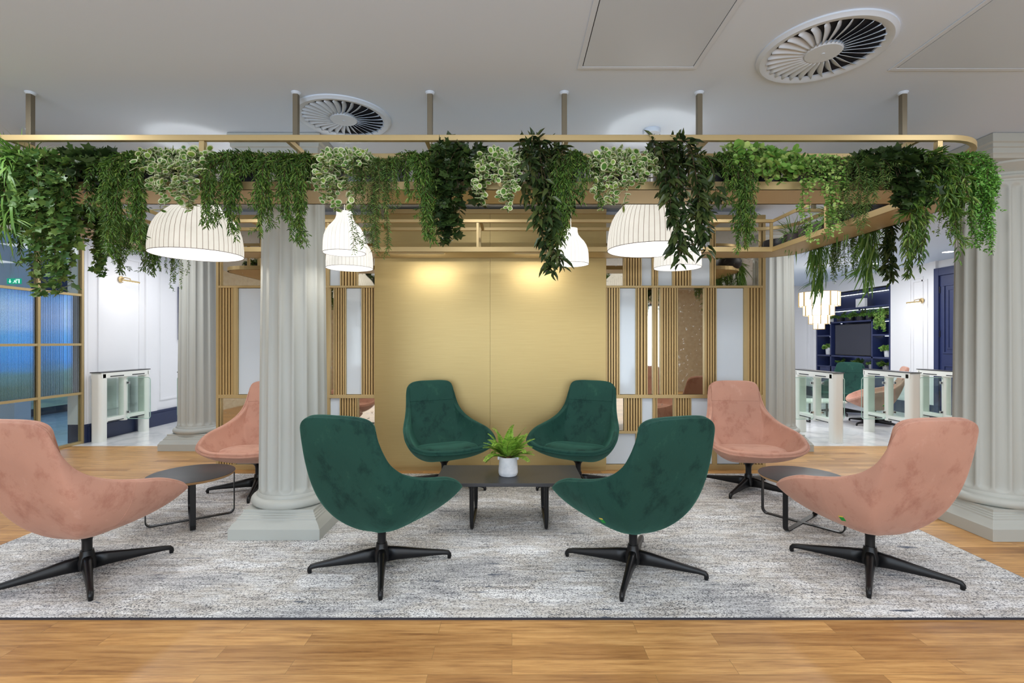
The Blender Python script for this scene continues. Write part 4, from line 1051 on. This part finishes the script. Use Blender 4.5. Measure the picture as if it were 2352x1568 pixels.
# pillar and exit sign in the room behind it
b = MB(); b.box(-7.75, -7.40, 7.25, 7.5, 0, H); struct('wall_left.004', b, 'wall')
def exit_sign(x, y, z, wdt, label, rz=0):
    t = thing('exit_sign', label, 'exit sign', (x, y, z), rz, 'green exit signs')
    h = wdt*.40
    b = MB(); b.box(-wdt/2, wdt/2, -.01, .01, -h/2, h/2); b.build('sign_plate', 'exit', t)
    def pl(pts): 
        b = MB(); m_ = len(pts); b.add([(px_*wdt, -.0125, pz_*wdt) for px_, pz_ in pts]+[(px_*wdt, -.0101, pz_*wdt) for px_, pz_ in pts], [tuple(range(m_)), tuple(range(2*m_-1, m_-1, -1))]); return b
    b = pl([(-.30, .13), (-.24, .13), (-.24, -.02), (-.17, -.02), (-.27, -.14), (-.37, -.02), (-.30, -.02)]); b.build('down_arrow', 'exit_white', t)
    b = pl([(.16, .15), (.44, .15), (.44, -.15), (.36, -.15), (.36, .10), (.16, .10)]); b.build('door_pictogram', 'exit_white', t)
    b = pl([(.02, .02), (.10, .08), (.20, .04), (.26, .08), (.28, .05), (.21, -.01), (.17, .01), (.15, -.04), (.22, -.08), (.19, -.15), (.15, -.15), (.17, -.10), (.09, -.06), (.03, -.13), (-.06, -.13), (-.06, -.10), (.01, -.10), (.06, -.02), (.07, .03), (.03, -.01)]); b.build('running_figure', 'exit_white', t)
    b = MB(); b.tube([(-wdt*.3, 0, h/2), (-wdt*.3, 0, H-z)], .003, 6); b.tube([(wdt*.3, 0, h/2), (wdt*.3, 0, H-z)], .003, 6); b.build('hanging_wire', 'cable', t)
exit_sign(-7.35, 7.2, 2.31, .20, 'green exit sign behind the glazed partition at left', 0)

# ---------------------------------------------------------------- wall lights
def picture_light(x, y, z, sx_, label):
    t = thing('brass_wall_light', label, 'wall light', (x, y, z), 0, 'brass picture lights')
    b = MB(); b.lathe([(0, 0), (.05, 0), (.05, .012), (.03, .02), (0, .02)], 24); o = b.build('wall_rose', 'brass', t, smooth='auto'); o.rotation_euler = (0, PI/2*sx_, 0)
    b = MB(); b.tube([(0, 0, 0), (sx_*.06, 0, .03), (sx_*.14, 0, .01), (sx_*.15, 0, -.02)], .007, 8); b.build('arm', 'brass', t, smooth=True)
    b = MB(); b.tube([(sx_*.15, -.17, -.03), (sx_*.15, .17, -.03)], .016, 12); b.build('lamp_tube', 'brass', t, smooth='auto')
    b = MB(); b.box(sx_*.15-.008, sx_*.15+.008, -.15, .15, -.049, -.046); b.build('diffuser', 'disc', t)
    area((x+sx_*.12, y, z-.06), .28, 1.1, (1, .93, .8), rot=(0, math.radians(20)*sx_, PI/2), sy=.04)
picture_light(-5.985, 7.46, 2.37, 1, 'brass picture light on the white wall at left')
picture_light(7.835, 9.32, 2.20, -1, 'brass picture light on the white wall left of the navy door')
tag(MB().box(-6.0, -5.95, 8.75, 9.6, 1.45, 2.4).build('wall_art', 'navy'), 'narrow dark navy panel on the white wall, beside the far left column', 'wall panel')

# ---------------------------------------------------------------- navy shelving with television
un = thing('navy_shelving_unit', 'navy wall shelving with lit niches in the far right lounge', 'shelving', (7.855, 10.12, 0))
W_ = 2.46
b = MB(); b.box(.32, .345, 0, W_, 0, 2.59); b.build('back_panel', 'navy', un)
for y in (0, .50, 1.88, W_-.04):
    b = MB(); z1 = 1.90 if 0 < y < 2 else 2.59
    b.box(0, .32, y, y+.04, 0, z1); b.build('upright', 'navy', un)
for z, ya, yb in ((.80, .04, W_-.04), (1.07, .04, W_-.04), (1.56, .04, .50), (1.56, 1.92, W_-.04), (1.88, .04, W_-.04), (2.18, .04, W_-.04), (2.55, .04, W_-.04)):
    b = MB(); b.box(0, .32, ya, yb, z-.0175, z+.0175); b.build('shelf', 'navy', un)
for z, ya, yb in ((1.56, .06, .46), (1.56, 1.86, 2.3), (1.88, .06, .46), (1.88, 1.86, 2.3), (2.18, .06, 1.2), (2.18, 1.3, 2.3), (2.55, .06, .95), (2.55, 1.1, 2.25), (1.07, .06, .46), (1.07, .7, 1.6), (1.07, 1.86, 2.3)):
    b = MB(); b.box(.24, .26, ya, yb, z-.026, z-.018); b.build('led_strip', 'led', un)
for ya in (.04, .62, 1.20, 1.78):
    b = MB(); b.box(-.0, .02, ya+.004, ya+.57 if ya < 1.7 else 2.32, .06, .78); dd = b.build('cabinet_door', 'navy', un, bevel=.004)
tv = thing('television', 'flat black television on the navy shelving', 'television', (7.90, 10.72, 1.10))
b = MB(); b.box(0, .05, 0, 1.20, 0, .72); b.build('casing', 'gate_dark', tv, bevel=.004)
b = MB(); b.box(-.003, 0, .02, 1.18, .02, .70); b.build('screen', 'tv', tv)
def pot_plant(x, y, z, r, h, sp, label, pot='pot_dark', seed=0, hh=.2, hang_=0, wd=.14, group='potted plants on the navy shelving'):
    t = thing('potted_plant', label, 'plant', (x, y, z), 0, group); pot_mesh(t, r, h, pot)
    rg = np.random.default_rng(seed+300); f = Foliage(); s = SPEC[sp]
    for k in range(14):
        a = rg.uniform(0, 2*PI); d0 = np.array([math.cos(a)*.7-.45, math.sin(a)*.9, .8]); pts = path(rg, np.array([0, 0, h-.02]), d0, hh*rg.uniform(.8, 1.3), .06, .03)
        if hang_ and k < 8:
            e = pts[-1].copy(); e[0] = -.16-rg.uniform(0, .05); pts = np.vstack([pts, [e-np.array([0, 0, .012*i]) for i in range(int(hang_*rg.uniform(.5, 1)/.012))]])
        f.stem(pts[::3], .002); dress(f, rg, pts, s['kind'], max(.034, s['L']*1.3), max(.014, s['W']*1.6), per=3, every=1, start=2, spread=s['spread'], down=s['down'])
    f.build(s['mats'], t)
nm = ['leftmost', 'second', 'third', 'fourth', 'rightmost']
for k, y in enumerate((11.88, 11.53, 11.20, 10.89, 10.57)):
    pot_plant(8.01, y, 1.8985, .085, .11, 'bright' if k % 2 else 'willow', '%s of five bushy plants in dark pots above the television' % nm[k], seed=k, hh=.20)
pot_plant(8.01, 10.36, 1.8985, .06, .12, 'lime', 'trailing green plant hanging down right of the television', 'pot_dark', seed=9, hh=.15, hang_=.42)
pot_plant(8.01, 10.36, 1.0885, .085, .18, 'pilea', 'green plant in white pot right of the television', 'pot_white', seed=10, hh=.14)
pot_plant(8.01, 12.30, 1.0885, .085, .18, 'pilea', 'green plant in white pot left of the television', 'pot_white', seed=11, hh=.14)
for k, (y, l) in enumerate(((11.78, 'fern in grey pot below the left side of the television'), (11.20, 'leafy fern below the middle of the television'), (10.78, 'plant in grey pot below the right side of the television'), (10.38, 'small plant at the lower right end of the navy shelving'))):
    pot_plant(7.97, y, .818, .07, .10, 'willow' if k % 2 == 0 else 'bamboo', l, 'pot_grey', seed=20+k, hh=.12)
tag(MB().box(7.95, 8.01, 10.99, 11.28, 2.20, 2.40).build('white_box', 'paper', bevel=.003), 'white rectangular card on the top niche of the shelving', 'box')
tag(MB().box(7.95, 7.70, 12.04, 12.14, 1.8985, 2.05).build('white_box', 'paper', bevel=.01), 'small white canister left of the plants above the television', 'box')

# chandelier
t = thing('tiered_chandelier', 'lit tiered glass and brass chandelier in the far lounge', 'chandelier', (5.95, 9.45, H))
b = MB(); b.lathe([(0, -.03), (.07, -.03), (.07, 0), (0, 0)], 24); b.tube([(0, 0, 0), (0, 0, -1.1)], .012, 8); b.build('stem', 'brass', t, smooth='auto')
for r, z0, z1, n_ in ((.34, -.53, -.80, 14), (.255, -.76, -.98, 11), (.165, -.95, -1.14, 8), (.07, -1.10, -1.24, 4)):
    fr_ = MB(); gl_ = MB()
    for k in range(n_):
        a = 2*PI*k/n_; wd = 2*r*math.tan(PI/n_)*.94; rr = r*(1.0 if k % 2 else .95)
        c_, s_ = math.cos(a), math.sin(a)
        def q(u, z, d): return (rr*c_-u*s_+d*c_, rr*s_+u*c_+d*s_, z)
        u = wd/2
        gl_.add([q(-u+.006, z1+.006, 0), q(u-.006, z1+.006, 0), q(u-.006, z0-.006, 0), q(-u+.006, z0-.006, 0), q(-u+.006, z1+.006, -.006), q(u-.006, z1+.006, -.006), q(u-.006, z0-.006, -.006), q(-u+.006, z0-.006, -.006)],
               [(0, 1, 2, 3), (7, 6, 5, 4), (0, 4, 5, 1), (1, 5, 6, 2), (2, 6, 7, 3), (3, 7, 4, 0)])
        fr_.bar([q(-u, z1, 0), q(u, z1, 0), q(u, z0, 0), q(-u, z0, 0)], .010, .010, closed=True, up=(c_, s_, 0))
    gl_.build('glass_tier', 'crystal', t); fr_.build('tier_frame', 'brass', t)
# distant lounge furniture
o = copy_tree(GREEN); o.location = (6.48, 9.6, .002); o.rotation_euler = (0, 0, math.radians(215-90)); tag(o, 'green velvet chair in the far lounge below the television', 'chair', 'chairs of the far lounge')
o = copy_tree(PINK); o.location = (6.2, 8.35, .002); o.rotation_euler = (0, 0, math.radians(150-90)); tag(o, 'beige pink chair behind the right-hand turnstiles', 'chair', 'chairs of the far lounge')
o = copy_tree(GREEN); o.location = (5.1, 9.9, .002); o.rotation_euler = (0, 0, math.radians(0-90)); tag(o, 'green velvet chair seen just over the leftmost right-hand turnstile', 'chair', 'chairs of the far lounge')
t = thing('white_coffee_table', 'low white rectangular table behind the right-hand turnstiles', 'coffee table', (5.6, 8.75, .002))
b = MB(); b.box(-.45, .25, -.25, .25, .34, .37); b.build('table_top', 'gate', t, bevel=.004)
for sx_ in (-.38, .18):
    b = MB(); b.bar([(sx_, -.2, .34), (sx_, -.2, .012), (sx_, .2, .012), (sx_, .2, .34)], .03, .02, up=(1, 0, 0)); b.build('sled_leg', 'metal_black', t)
